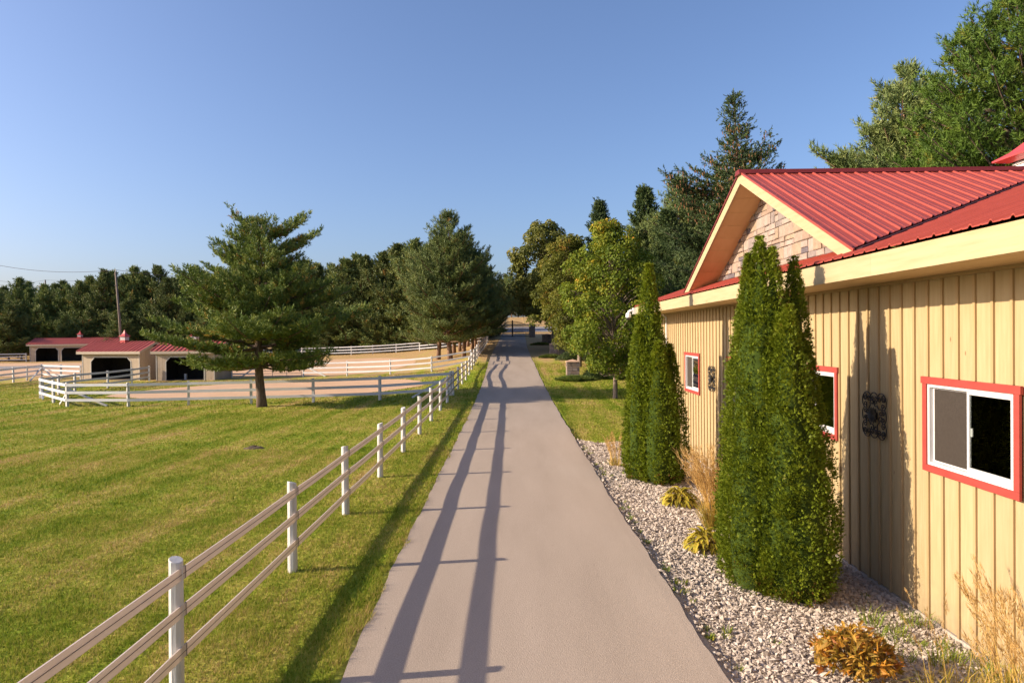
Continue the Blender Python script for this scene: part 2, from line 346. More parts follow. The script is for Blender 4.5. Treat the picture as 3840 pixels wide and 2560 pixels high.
# ------------------------------------------------------------------ builders
class MB:
    """Collects shapes; build() links them as ONE mesh object."""
    def __init__(s):
        s.v = []; s.f = []; s.mi = []; s.cur = 0
    def poly(s, pts):
        n = len(s.v); s.v += [tuple(p) for p in pts]; s.f.append(tuple(range(n, n+len(pts)))); s.mi.append(s.cur)
    def hexa(s, p):                       # 8 corners: bottom 4 ccw, top 4 ccw
        n = len(s.v); s.v += [tuple(q) for q in p]
        for f in ((3, 2, 1, 0), (4, 5, 6, 7), (0, 1, 5, 4), (1, 2, 6, 5), (2, 3, 7, 6), (3, 0, 4, 7)):
            s.f.append(tuple(n+i for i in f)); s.mi.append(s.cur)
    def box(s, x0, x1, y0, y1, z0, z1):
        s.hexa([(x0, y0, z0), (x1, y0, z0), (x1, y1, z0), (x0, y1, z0), (x0, y0, z1), (x1, y0, z1), (x1, y1, z1), (x0, y1, z1)])
    def bar(s, a, b, w, h, up=(0, 0, 1)):  # board from a to b, w across, h along up
        a, b = Vector(a), Vector(b); d = (b-a).normalized(); up = Vector(up)
        sd = d.cross(up).normalized(); u = sd.cross(d).normalized()
        q = []
        for dz in (-h/2, h/2):
            for p, t in ((a, -1), (a, 1), (b, 1), (b, -1)):
                q.append(p + sd*(t*w/2) + u*dz)
        s.hexa(q)
    def tube(s, pts, rad, n=8, caps=True):
        pts = [Vector(p) for p in pts]
        if not hasattr(rad, '__len__'): rad = [rad]*len(pts)
        base = len(s.v); ref = Vector((0.31, 0.17, 0.93))
        for i, p in enumerate(pts):
            d = (pts[min(i+1, len(pts)-1)] - pts[max(i-1, 0)]).normalized()
            a = d.cross(ref)
            if a.length < 1e-3: a = d.cross(Vector((1, 0, 0)))
            a.normalize(); b = d.cross(a)
            for k in range(n):
                t = 2*math.pi*k/n
                s.v.append(tuple(p + a*(math.cos(t)*rad[i]) + b*(math.sin(t)*rad[i])))
        for i in range(len(pts)-1):
            for k in range(n):
                k2 = (k+1) % n
                s.f.append((base+i*n+k, base+i*n+k2, base+(i+1)*n+k2, base+(i+1)*n+k)); s.mi.append(s.cur)
        if caps:
            s.f.append(tuple(base+k for k in range(n-1, -1, -1))); s.mi.append(s.cur)
            e = base+(len(pts)-1)*n
            s.f.append(tuple(e+k for k in range(n))); s.mi.append(s.cur)
    def lathe(s, c, prof, n=16):
        base = len(s.v)
        for r, z in prof:
            for k in range(n):
                t = 2*math.pi*k/n; s.v.append((c[0]+r*math.cos(t), c[1]+r*math.sin(t), c[2]+z))
        for i in range(len(prof)-1):
            for k in range(n):
                k2 = (k+1) % n
                s.f.append((base+i*n+k, base+i*n+k2, base+(i+1)*n+k2, base+(i+1)*n+k)); s.mi.append(s.cur)
    def mesh(s, name, mats, smooth=False, origin=(0, 0, 0)):
        me = bpy.data.meshes.new(name)
        o = Vector(origin)
        me.from_pydata([tuple(Vector(p)-o) for p in s.v], [], s.f)
        for m in (mats if isinstance(mats, (list, tuple)) else [mats]): me.materials.append(m)
        if any(s.mi): me.polygons.foreach_set('material_index', s.mi)
        if smooth: me.polygons.foreach_set('use_smooth', [True]*len(me.polygons))
        me.update()
        return me
    def build(s, name, mats, parent=None, smooth=False):
        org = parent_origin(parent)
        return link(name, s.mesh(name, mats, smooth, org), parent)

ORG = {}
def parent_origin(p):
    o = Vector((0, 0, 0))
    while p is not None:
        o = o + p.location; p = p.parent
    return o

def link(name, me, parent=None, loc=None, rz=0, scale=None):
    o = bpy.data.objects.new(name, me)
    C.objects.link(o)
    if parent is not None: o.parent = parent
    if loc is not None: o.location = loc
    if rz: o.rotation_euler = (0, 0, rz)
    if scale is not None: o.scale = scale
    return o

def tag(o, label=None, cat=None, group=None, kind=None):
    if label: o['label'] = label
    if cat: o['category'] = cat
    if group: o['group'] = group
    if kind: o['kind'] = kind
    return o

def thing(name, label, cat, loc=(0, 0, 0), rz=0, group=None):
    o = bpy.data.objects.new(name, None)
    o.empty_display_size = 0.3
    C.objects.link(o)
    o.location = loc; o.rotation_euler = (0, 0, rz)
    return tag(o, label, cat, group)

def np_mesh(name, V, Fidx, nper, mats, rnd=None, smooth=False):
    """V (n,3) float array, Fidx flat int array of faces with nper corners each."""
    me = bpy.data.meshes.new(name)
    V = np.ascontiguousarray(V, dtype=np.float32); Fidx = np.ascontiguousarray(Fidx, dtype=np.int32)
    nf = len(Fidx)//nper
    me.vertices.add(len(V)); me.vertices.foreach_set('co', V.ravel())
    me.loops.add(len(Fidx)); me.loops.foreach_set('vertex_index', Fidx)
    me.polygons.add(nf); me.polygons.foreach_set('loop_start', np.arange(0, nf*nper, nper, dtype=np.int32))
    if rnd is not None:
        a = me.attributes.new('rnd', 'FLOAT', 'POINT'); a.data.foreach_set('value', np.ascontiguousarray(rnd, dtype=np.float32))
    for m in (mats if isinstance(mats, (list, tuple)) else [mats]): me.materials.append(m)
    me.update(calc_edges=True)
    me.polygons.foreach_set('use_smooth', np.full(nf, smooth))
    return me

def unit(a):
    return a/np.maximum(np.linalg.norm(a, axis=-1, keepdims=True), 1e-9)

def copy_thing(root, loc, rz=0, scale=None, label=None, group=None):
    r = root.copy(); C.objects.link(r)
    r.location = loc; r.rotation_euler = (0, 0, rz)
    if scale is not None: r.scale = scale
    if label: r['label'] = label
    if group: r['group'] = group
    for ch in list(root.children):
        c = ch.copy(); C.objects.link(c); c.parent = r
        for g in list(ch.children):
            d = g.copy(); C.objects.link(d); d.parent = c
    return r

# ------------------------------------------------------------------ terrain
RY = [-30, 20, 28, 35, 42, 46, 52, 60, 68, 87, 97, 108, 118, 125, 135, 150, 170, 300]
RZ = [0, 0, .03, .1, .25, .4, .66, 1.05, 1.4, 2.0, 2.45, 3.0, 3.45, 3.95, 5.0, 6.5, 8, 10]
LY = [-30, 15, 38, 64, 80, 103, 115, 150, 300]
LZ = [-.05, -.1, -.27, -.25, -.1, .15, .4, 1, 3]
CYY = [-10, 7, 14, 26, 42, 52, 67, 87, 108, 130]
CXX = [.3, .14, .03, -.06, -.21, -.32, -.55, -.61, -.5, -.4]
def sst(a, b, x):
    t = np.clip((x-a)/(b-a), 0, 1); return t*t*(3-2*t)
def smooth_interp(y, A, B):
    return (np.interp(np.asarray(y)-2, A, B)+np.interp(np.asarray(y), A, B)+np.interp(np.asarray(y)+2, A, B))/3
def XC(y):
    return smooth_interp(y, CYY, CXX)
def T(x, y):
    x = np.asarray(x, float); y = np.asarray(y, float)
    zr = smooth_interp(y, RY, RZ); zl = smooth_interp(y, LY, LZ); xc = XC(y)
    Lx = np.clip(6+(y-60)*.16, 6, 14)
    w = np.exp(-np.maximum(0, xc-x-3.3)/Lx)
    z = zl+(zr-zl)*w
    z = z-.20*np.exp(-((y-50.5)/5.0)**2)*sst(.25, 1.2, xc-2.0-x)*np.exp(-np.maximum(0, xc-x-5)/6)
    d = x-(xc+2.0)
    fall = .09*sst(-.02, .18, d)+.2*np.clip(d/3.2, 0, 1)
    k = 1-sst(22, 29, y)
    return z-np.where(d > -.02, fall*k+.05*(1-k)*sst(0, .3, d), 0)
def TZ(x, y): return float(T(x, y))

def sheet(name, offs, ys, mats, dz=0.0, lower=None, parent=None):
    offs = np.array(offs, float); ys = np.array(ys, float)
    Y, O = np.meshgrid(ys, offs, indexing='ij')
    X = XC(Y)+O
    Z = T(X, Y)+dz
    if lower is not None: Z = Z-lower(X, Y, O)
    V = np.stack([X, Y, Z], -1).reshape(-1, 3)
    ny, nx = len(ys), len(offs)
    i = (np.arange(ny-1)[:, None]*nx+np.arange(nx-1)[None]).ravel()
    F = np.stack([i, i+1, i+nx+1, i+nx], 1).ravel()
    return link(name, np_mesh(name, V, F, 4, mats, smooth=True), parent)

goffs = [-1200, -500, -300, -200, -160, -130] + list(range(-110, -40, 5)) + list(range(-40, -4)) + [-4, -3.4, -2.8, -2.4, -2.15, -2.0, -1.9, -1, 0, 1, 1.9, 1.98, 2.02, 2.08, 2.14, 2.2, 2.35, 2.6, 3, 3.5, 4, 4.5, 5, 5.5, 6, 7, 8, 10, 13, 16, 20, 25, 30, 40, 60, 90, 140, 300, 600, 1200]
gys = list(range(-60, -12, 8)) + list(range(-12, 70)) + list(range(70, 140, 2)) + list(range(140, 300, 10)) + [300, 400, 600, 1000, 2000]
tag(sheet('ground', goffs, gys, M['lawn'], lower=lambda X, Y, O: np.where((O > -1.95) & (O < 2.05), .07, 0.0)), 'mown lawn ground with dry tan patches rising gently to the wood', kind='structure')

# driveway, with a broken outer edge and a real thickness
def edge_noise(y, ph):
    return .014*np.sin(y*.9+ph)+.012*np.sin(y*2.7+ph*2)+.010*np.sin(y*8.7+ph*3)
def driveway():
    ys = np.concatenate([np.arange(-12, 40, .25), np.arange(40, 122, .75)])
    cols = []
    for o in [-2.0, -1.6, -1, -.3, .4, 1, 1.5, 1.85, 2.0]:
        e = np.zeros_like(ys)
        if o == -2.0: e = edge_noise(ys, 1.0)
        if o == 2.0: e = edge_noise(ys, 4.0)
        x = XC(ys)+o+e
        z = T(XC(ys)+np.clip(o, -1.9, 1.9), ys)+.014
        if o == 2.0: z = z-.004
        cols.append(np.stack([x, ys, z], 1))
    l = cols[0].copy(); l[:, 0] -= .03; l[:, 2] -= .08
    r = cols[-1].copy(); r[:, 0] += .045; r[:, 2] -= .15
    V = np.stack([l]+cols+[r], 1)
    ny, nx = V.shape[:2]
    i = (np.arange(ny-1)[:, None]*nx+np.arange(nx-1)[None]).ravel()
    F = np.stack([i, i+1, i+nx+1, i+nx], 1).ravel()
    return link('driveway', np_mesh('driveway', V.reshape(-1, 3), F, 4, M['asphalt'], smooth=False))
tag(driveway(), 'straight asphalt driveway running uphill to the iron gate', kind='structure')

tag(sheet('gravel_bed', [1.92, 1.98, 2.03, 2.08, 2.14, 2.2, 2.35, 2.6, 3, 3.5, 4, 4.5, 5, 5.2, 5.42], list(np.arange(-10, 23.4, .5)), M['gravelbed'], dz=.012, lower=lambda X, Y, O: np.clip(.065*(1-(O-1.92)/.18), 0, 1)),
    'soil bed under the pale river rock beside the barn', kind='structure')

def smooth_poly(P, n=8):
    P = np.array(P, float); out = []
    for i in range(len(P)):
        p0, p1, p2, p3 = P[i-1], P[i], P[(i+1) % len(P)], P[(i+2) % len(P)]
        for t in np.arange(n)/n:
            out.append(.5*((2*p1)+(-p0+p2)*t+(2*p0-5*p1+4*p2-p3)*t*t+(-p0+3*p1-3*p2+p3)*t**3))
    return np.array(out)
def patch(name, P, m, label, dz=.02, rings=14):
    Q = smooth_poly(P); Q = Q+RNG.normal(0, .06, Q.shape)
    c = Q.mean(0); V = []
    for k in range(1, rings+1):
        p = c+(Q-c)*(k/rings)
        V.append(np.stack([p[:, 0], p[:, 1], T(p[:, 0], p[:, 1])+dz], 1))
    V = np.concatenate(V); n = len(Q); F = []
    V = np.concatenate([V, [[c[0], c[1], TZ(*c)+dz]]])
    for k in range(rings-1):
        i = np.arange(n); j = (i+1) % n
        F.append(np.stack([k*n+i, (k+1)*n+i, (k+1)*n+j], 1)); F.append(np.stack([k*n+i, (k+1)*n+j, k*n+j], 1))
    i = np.arange(n); F.append(np.stack([np.full(n, len(V)-1), i, (i+1) % n], 1))
    o = link(name, np_mesh(name, V, np.concatenate(F).ravel(), 3, m, smooth=True))
    return tag(o, label, kind='structure')
SAND1 = [(-27.5, 46), (-25, 43.6), (-19.8, 42.4), (-10.7, 42.9), (-7.3, 45.8), (-6.6, 49.5), (-9, 54), (-15, 57), (-21, 57.3), (-26, 52)]
SAND2 = [(-80, 70), (-60, 69.5), (-47, 68.8), (-41, 67.3), (-30, 66.4), (-24, 64.5), (-19, 63.2), (-13.5, 64.5), (-11.3, 70), (-11.8, 79), (-18, 91), (-30, 94), (-50, 96.5), (-62, 98), (-80, 97)]
patch('sand_ring', SAND1, M['sand'], 'orange sand ring inside the nearest white paddock fence')
patch('sand_paddock', SAND2, M['sand'], 'long orange sand paddock behind the two horse sheds')
patch('grey_strip', [(-90, 84), (-70, 84), (-52, 86), (-44, 88), (-44, 91), (-52, 91.5), (-70, 90.5), (-90, 90)], M['lane'], 'grey strip crossing the sand behind the left sheds', dz=.04)  # plain grey band laid just above the sand
patch('cross_road', [(-60, 127), (-20, 126), (20, 126), (60, 127), (60, 136), (20, 136), (-20, 136), (-60, 136)], M['lane'], 'pale road crossing beyond the iron gate', dz=.05)
# ------------------------------------------------------------------ barn
barn = thing('barn', 'cream board and batten barn with red steel roof and stone gable beside the driveway', 'barn', (5.4, 10, -0.3))
Y0, Y1 = -6.0, 25.45
ZB, ZS = -0.213, 4.2526
WINR = [7.286, 11.424, 15.66, 20.0]
WW = 1.737
WZ0, WZ1 = 1.719, 2.948
opens = [(w+.09, w+WW-.09) for w in WINR]
OZ0, OZ1 = WZ0+.09, WZ1-.09
SP = .3049
batt = [7.44+SP*k for k in range(-44, 60) if Y0 < 7.44+SP*k < Y1]
edges = sorted(set([Y0, Y1]+batt+[e for o in opens for e in o]))
def in_open(y): return any(a < y < b for a, b in opens)
full_board = None
for a, b in zip(edges[:-1], edges[1:]):
    if b-a < .004: continue
    for z0, z1 in ([(ZB, OZ0), (OZ1, ZS)] if in_open((a+b)/2) else [(ZB, ZS)]):
        if abs(b-a-SP) < 1e-3 and z0 == ZB and z1 == ZS:
            if full_board is None:
                m = MB(); m.box(5.40, 5.425, a, b, z0-random.uniform(0, .0), z1)
                me = m.mesh('siding_board', M['siding'], origin=(5.4, a, 0)); full_board = me
            o = link('siding_board', full_board, barn, (0, a-10, .3+random.uniform(-.004, .004)))
        else:
            m = MB(); m.box(5.40, 5.425, a, b, z0, z1); m.build('siding_board', M['siding'], barn)
bm_full = None
for y in batt:
    segs = [(ZB-.012, ZS-.048)]
    for w in WINR:
        if w-.02 < y < w+WW+.02: segs = [(ZB-.012, WZ0-.002), (WZ1+.002, ZS-.048)]
    for z0, z1 in segs:
        if len(segs) == 1:
            if bm_full is None:
                m = MB(); m.box(5.374, 5.399, y-.022, y+.022, z0, z1); bm_full = m.mesh('batten', M['batten'], origin=(5.4, y, 0))
            link('batten', bm_full, barn, (0, y-10, .3))
        else:
            m = MB(); m.box(5.374, 5.399, y-.022, y+.022, z0, z1); m.build('batten', M['batten'], barn)
m = MB(); m.box(5.385, 5.65, Y0+.01, Y1-.01, -.7, ZB-.014); m.build('foundation', M['concrete'], barn)
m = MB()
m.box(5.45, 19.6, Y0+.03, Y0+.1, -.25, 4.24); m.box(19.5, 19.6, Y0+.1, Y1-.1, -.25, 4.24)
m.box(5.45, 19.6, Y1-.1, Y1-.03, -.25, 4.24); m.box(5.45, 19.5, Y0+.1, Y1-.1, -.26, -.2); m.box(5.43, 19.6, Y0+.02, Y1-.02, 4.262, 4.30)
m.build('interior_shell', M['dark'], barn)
def zm(x): return 4.56+.333*(x-4.45)
for yy, t in ((Y1-.02, 'end'), (Y0, 'end')):
    m = MB()
    P = [(5.43, ZB), (19.57, ZB), (19.57, 4.3), (20.4, 4.5), (12.5, zm(12.5)-.09), (4.6, 4.5), (5.43, 4.3)]
    a = [(x, yy, z) for x, z in P]; b = [(x, yy+.015, z) for x, z in P]
    m.poly(a); m.poly(b[::-1])
    for i in range(len(P)):
        j = (i+1) % len(P); m.poly([a[j], a[i], b[i], b[j]])
    m.build('end_wall', M['siding'], barn)
seg = 4.88
yy = Y0
while yy < 25.6-.1:
    e = min(yy+seg, 25.6)
    m = MB(); m.box(4.48, 4.52, yy+.001, e-.001, 4.244, 4.523); m.build('fascia_board', M['fascia'], barn)
    for k in range(5):
        x0 = 4.522+k*.1705
        m = MB(); m.box(x0+.001, x0+.1690, yy+.002, e-.002, ZS, ZS+.008); m.build('soffit_board', M['soffit'], barn)
    yy = e
m = MB(); m.box(5.362, 5.398, Y0, Y1, ZS-.045, ZS-.002); m.build('frieze_trim', M['batten'], barn)
m = MB(); m.box(4.5, 12.5, 25.60, 25.63, 4.245, 4.26)
m.hexa([(4.48, 25.602, 4.244), (12.5, 25.602, 6.93), (12.5, 25.635, 6.93), (4.48, 25.635, 4.244), (4.48, 25.602, 4.523), (12.5, 25.602, 7.2), (12.5, 25.635, 7.2), (4.48, 25.635, 4.523)])
m.build('rake_board', M['fascia'], barn)
m = MB(); m.tube([(5.34, 24.25, ZB), (5.34, 24.25, 4.1), (5.2, 24.25, 4.22)], .03, 8); m.build('downspout', M['vinyl'], barn)

RIB = [(0, 0), (.020, .027), (.044, .027), (.064, 0), (.150, 0), (.158, .006), (.172, .006), (.180, 0)]
PW = .2877
YA, ZA, SL = 14.28, 6.872, .462
XR = 4.72
def profile(n=3):
    out = []
    for k in range(n):
        out += [(k*PW+u, h) for u, h in RIB]
    return out+[(n*PW, 0)]
TH = .012
def roof_panel(parent, pts_top, pts_bot):
    m = MB()
    n = len(pts_top)
    for i in range(n-1):
        m.poly([pts_top[i], pts_bot[i], pts_bot[i+1], pts_top[i+1]])
    for i in range(n-1):                                     # folded lower lip
        a, b = pts_bot[i], pts_bot[i+1]
        m.poly([a, (a[0], a[1], a[2]-TH), (b[0], b[1], b[2]-TH), b])
    return m.build('roof_panel', M['roof'], parent)
y = Y0
while y < 25.6:
    top, bot = [], []
    for u, h in profile():
        yy = min(y+u, 25.64)
        bot.append((4.435, yy, zm(4.435)+h)); top.append((12.5, yy, zm(12.5)+h))
    roof_panel(barn, top, bot)
    y += 3*PW
for s in (1,):                                               # far slope of the main roof, one sheet
    m = MB(); m.poly([(12.5, Y0, zm(12.5)), (20.55, Y0, 4.56), (20.55, 25.6, 4.56), (12.5, 25.6, zm(12.5))]); m.build('back_roof', M['roof'], barn)
m = MB(); m.hexa([(12.35, Y0, zm(12.35)+.02), (12.65, Y0, zm(12.35)+.02), (12.65, 25.64, zm(12.35)+.02), (12.35, 25.64, zm(12.35)+.02), (12.49, Y0, 7.31), (12.51, Y0, 7.31), (12.51, 25.64, 7.31), (12.49, 25.64, 7.31)])
m.build('ridge_cap', M['ridge'], barn)
x = 4.69
while x < 11.2:
    for sgn in (-1, 1):
        top, bot = [], []
        for u, h in profile():
            xx = x+u
            s = min(4.78, (ZA-zm(xx)-.06)/SL)
            if s < .05: continue
            top.append((xx, YA+sgn*.05, ZA-.05*SL+h)); bot.append((xx, YA+sgn*s, ZA-s*SL+h))
        if len(top) < 3: continue
        if sgn > 0: top, bot = top[::-1], bot[::-1]
        roof_panel(barn, top, bot)
    x += 3*PW
def dormer_z(s): return ZA-s*SL
m = MB(); m.hexa([(4.64, YA-.16, ZA-.05), (11.6, YA-.16, ZA-.05), (11.6, YA+.16, ZA-.05), (4.64, YA+.16, ZA-.05), (4.64, YA-.10, ZA+.045), (11.6, YA-.10, ZA+.045), (11.6, YA+.10, ZA+.045), (4.64, YA+.10, ZA+.045)])
m.build('gable_ridge_cap', M['ridge'], barn)
for sgn in (-1, 1):
    m = MB()
    P = [(0, ZA-.02), (4.74, ZA-.02-4.74*SL), (4.32, ZA-.02-4.74*SL-.01), (0, ZA-.227)]
    a = [(4.70, YA+sgn*s, z) for s, z in P]; b = [(4.74, YA+sgn*s, z) for s, z in P]
    if sgn > 0: a, b = b, a
    m.poly(a); m.poly(b[::-1])
    for i in range(4):
        j = (i+1) % 4; m.poly([a[j], a[i], b[i], b[j]])
    m.build('gable_rake_board', M['fascia'], barn)
    m = MB(); m.bar((4.688, YA+sgn*.02, ZA+.004), (4.688, YA+sgn*4.79, ZA+.004-4.77*SL), .022, .04); m.build('rake_trim', M['ridge'] if sgn > 0 else M['roof'], barn)
    L = (4.30)/9
    for k in range(9):                                       # soffit planks under the gable overhang
        s0, s1 = k*L+.008, (k+1)*L-.003
        z = ZA-.215
        m = MB(); m.hexa([(4.742, YA+sgn*s0, z-s0*SL), (5.36, YA+sgn*s0, z-s0*SL), (5.36, YA+sgn*s1, z-s1*SL), (4.742, YA+sgn*s1, z-s1*SL),
                          (4.742, YA+sgn*s0, z+.02-s0*SL), (5.36, YA+sgn*s0, z+.02-s0*SL), (5.36, YA+sgn*s1, z+.02-s1*SL), (4.742, YA+sgn*s1, z+.02-s1*SL)])
        m.build('gable_soffit_board', M['soffit'], barn)
for sgn in (-1, 1):                                            # near-black band painted as the shaded gap where the two roofs meet
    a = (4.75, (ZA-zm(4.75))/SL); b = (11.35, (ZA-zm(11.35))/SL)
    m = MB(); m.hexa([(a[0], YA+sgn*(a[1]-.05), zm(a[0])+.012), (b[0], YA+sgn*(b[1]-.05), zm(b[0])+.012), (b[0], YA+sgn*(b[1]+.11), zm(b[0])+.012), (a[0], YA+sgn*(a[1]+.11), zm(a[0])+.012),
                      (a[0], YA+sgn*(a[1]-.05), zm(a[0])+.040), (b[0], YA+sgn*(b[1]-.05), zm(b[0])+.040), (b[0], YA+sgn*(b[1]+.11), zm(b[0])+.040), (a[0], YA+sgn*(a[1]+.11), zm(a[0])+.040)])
    m.build('valley_gap_shade', M['valleyshade'], barn)
# screws
m = MB()
def screw(p, n):
    n = Vector(n).normalized(); a = n.orthogonal().normalized()*.016; b = n.cross(a)
    p = Vector(p); t = p+n*.018
    q = [p+a, p+b, p-a, p-b]
    for i in range(4): m.poly([q[i], q[(i+1) % 4], t])
for k in range(120):
    yk = Y0+.105+k*PW
    for s in (.22, .62, 1.35, 2.1):
        xs = 4.435+s
        if 3 < yk < 22: screw((xs, yk, zm(xs)), (-.333, 0, 1))
for k in range(22):
    xk = 4.66+.105+k*PW
    for s in (.35, 1.05, 1.8, 2.55, 3.3, 4.05, 4.6):
        if zm(xk)+.1 < ZA-s*SL: screw((xk, YA-s, ZA-s*SL), (0, -SL, 1))
tag(m.build('roof_screws', M['screw'], barn), kind='stuff')

# stone gable
m = MB(); ap = ZA-.20
zb = 4.88
hw = (ap-zb)/SL
m.hexa([(5.365, YA-hw, zb-.05), (5.40, YA-hw, zb-.05), (5.40, YA+hw, zb-.05), (5.365, YA+hw, zb-.05), (5.365, YA-.01, ap), (5.40, YA-.01, ap), (5.40, YA+.01, ap), (5.365, YA+.01, ap)])
m.build('gable_backing', M['mortar'], barn)
def clip(poly, f):
    out = []
    for i in range(len(poly)):
        p, q = poly[i], poly[(i+1) % len(poly)]; a, b = f(p), f(q)
        if a >= 0: out.append(p)
        if a*b < 0:
            t = a/(a-b); out.append((p[0]+(q[0]-p[0])*t, p[1]+(q[1]-p[1])*t))
    return out
def area(P): return abs(sum(P[i][0]*P[(i+1) % len(P)][1]-P[(i+1) % len(P)][0]*P[i][1] for i in range(len(P))))/2
SW = [3, 2, 4, 1.6, .9, 3, .6]
def stone_cell(y0, y1, z0, z1):
    j = .006
    def J(): return random.uniform(-.012, .012)
    P = [(y0+j+J()*.6, z0+j+J()*.5), (y1-j+J()*.6, z0+j+J()*.5), (y1-j+J()*.6, z1-j+J()*.5), (y0+j+J()*.6, z1-j+J()*.5)]
    lim = lambda p: (ap-.012-p[1])/SL-abs(p[0]-YA)
    P = clip(P, lambda p: (ap-.012-p[1])/SL-(p[0]-YA)); 
    if len(P) > 2: P = clip(P, lambda p: (ap-.012-p[1])/SL+(p[0]-YA))
    if len(P) < 3 or area(P) < .0012: return
    c = (sum(p[0] for p in P)/len(P), sum(p[1] for p in P)/len(P))
    d = random.uniform(.012, .04)
    m = MB()
    r0_ = [(5.368, p[0], p[1]) for p in P]
    r1_ = [(5.362-d+.010, p[0], p[1]) for p in P]
    r2_ = [(5.362-d+random.uniform(-.004, .004), c[0]+(p[0]-c[0])*.90, c[1]+(p[1]-c[1])*.86) for p in P]
    n = len(P)
    for A, B in ((r0_, r1_), (r1_, r2_)):
        for i in range(n):
            k = (i+1) % n; m.poly([A[k], A[i], B[i], B[k]])
    m.poly(r2_[::-1])
    m.build('stone', random.choices(M['stone'], SW)[0], barn)
z = zb
while z < ap-.03:
    h = random.choice([.09, .12, .16, .20, .24])
    y = YA-hw
    while y < YA+hw:
        w = random.uniform(.16, .46)
        if h > .15 and random.random() < .35:
            f = random.uniform(.4, .6)*h
            stone_cell(y, y+w, z, z+f); stone_cell(y, y+w*random.uniform(.4, .6), z+f, z+h) if False else stone_cell(y, y+w, z+f, z+h)
        else: stone_cell(y, y+w, z, z+h)
        y += w
    z += h

# windows
def window(r, open_left):
    a, b = r+.09, r+WW-.09
    m = MB()
    t = .04
    m.box(5.362, 5.46, a, a+t, OZ0, OZ1); m.box(5.362, 5.46, b-t, b, OZ0, OZ1)
    m.box(5.362, 5.46, a+t, b-t, OZ0, OZ0+t); m.box(5.362, 5.46, a+t, b-t, OZ1-t, OZ1)
    w = m.build('window', M['vinyl'], barn)
    for nm, bx in (('head_trim', (5.340, 5.3735, r-.025, r+WW+.025, WZ1-.09, WZ1)), ('sill_trim', (5.345, 5.3735, r, r+WW, WZ0, WZ0+.088)),
                   ('side_trim', (5.345, 5.3735, r, r+.088, WZ0+.09, WZ1-.092)), ('side_trim', (5.345, 5.3735, r+WW-.088, r+WW, WZ0+.09, WZ1-.092))):
        m = MB(); m.box(*bx); m.build(nm, M['redtrim'], w)
    mid = (a+b)/2
    def sash(y0, y1, x0, fw, fb):
        m = MB()
        m.box(x0, x0+.03, y0, y0+fw, OZ0+t+.002, OZ1-t-.002); m.box(x0, x0+.03, y1-fw, y1, OZ0+t+.002, OZ1-t-.002)
        m.box(x0, x0+.03, y0+fw, y1-fw, OZ0+t+.002, OZ0+t+fb); m.box(x0, x0+.03, y0+fw, y1-fw, OZ1-t-fw, OZ1-t-.002)
        m.build('sash', M['vinyl'], w)
        m = MB(); m.box(x0+.012, x0+.016, y0+fw, y1-fw, OZ0+t+fb, OZ1-t-fw); m.build('pane', M['glass'], w)
    sash(a+t+.001, mid+.02, 5.375, .035, .065)
    sash(mid-.012, b-t-.001, 5.412, .03, .05)
    m = MB(); m.box(5.392, 5.3935, mid+.022, b-t-.06, OZ0+t+.03, OZ1-t-.02); m.build('insect_screen', M['screen'], w)
    m = MB(); m.box(5.39, 5.41, mid-.045, mid-.02, (OZ0+OZ1)/2-.05, (OZ0+OZ1)/2+.05); m.build('latch', M['vinyl'], w)
for r in WINR: window(r, True)

# cupola on the main ridge: a part of the barn, with louvers, base and flared roof
cx, cy_ = 12.9, 16.0
def sq(m, h0, z0, h1, z1, cx=cx, cy=cy_):
    q0 = [(cx-h0, cy-h0, z0), (cx+h0, cy-h0, z0), (cx+h0, cy+h0, z0), (cx-h0, cy+h0, z0)]
    q1 = [(cx-h1, cy-h1, z1), (cx+h1, cy-h1, z1), (cx+h1, cy+h1, z1), (cx-h1, cy+h1, z1)]
    for i in range(4): m.poly([q0[i], q0[(i+1) % 4], q1[(i+1) % 4], q1[i]])
m = MB(); m.box(cx-.78, cx+.78, cy_-.78, cy_+.78, 6.9, 7.18); cup = m.build('cupola', M['cupred'], barn)
m = MB(); m.box(cx-.70, cx+.70, cy_-.70, cy_+.70, 7.18, 7.62); m.build('louver_box', M['dark'], cup)
for k in range(5):
    m = MB(); zz = 7.20+k*.085
    sq(m, .76, zz, .71, zz+.07); sq(m, .76, zz, .70, zz-.002); m.build('louver', M['louver'], cup)
m = MB(); prof = [(.80, 7.60), (1.05, 7.67), (1.05, 7.71), (.80, 7.86), (.55, 8.10), (.34, 8.45), (.18, 8.85), (.05, 9.2)]
for (h0, z0), (h1, z1) in zip(prof[:-1], prof[1:]): sq(m, h0, z0, h1, z1)
m.poly([(cx-.05, cy_-.05, 9.2), (cx+.05, cy_-.05, 9.2), (cx+.05, cy_+.05, 9.2), (cx-.05, cy_+.05, 9.2)])
m.build('cupola_roof', M['cupred'], cup)

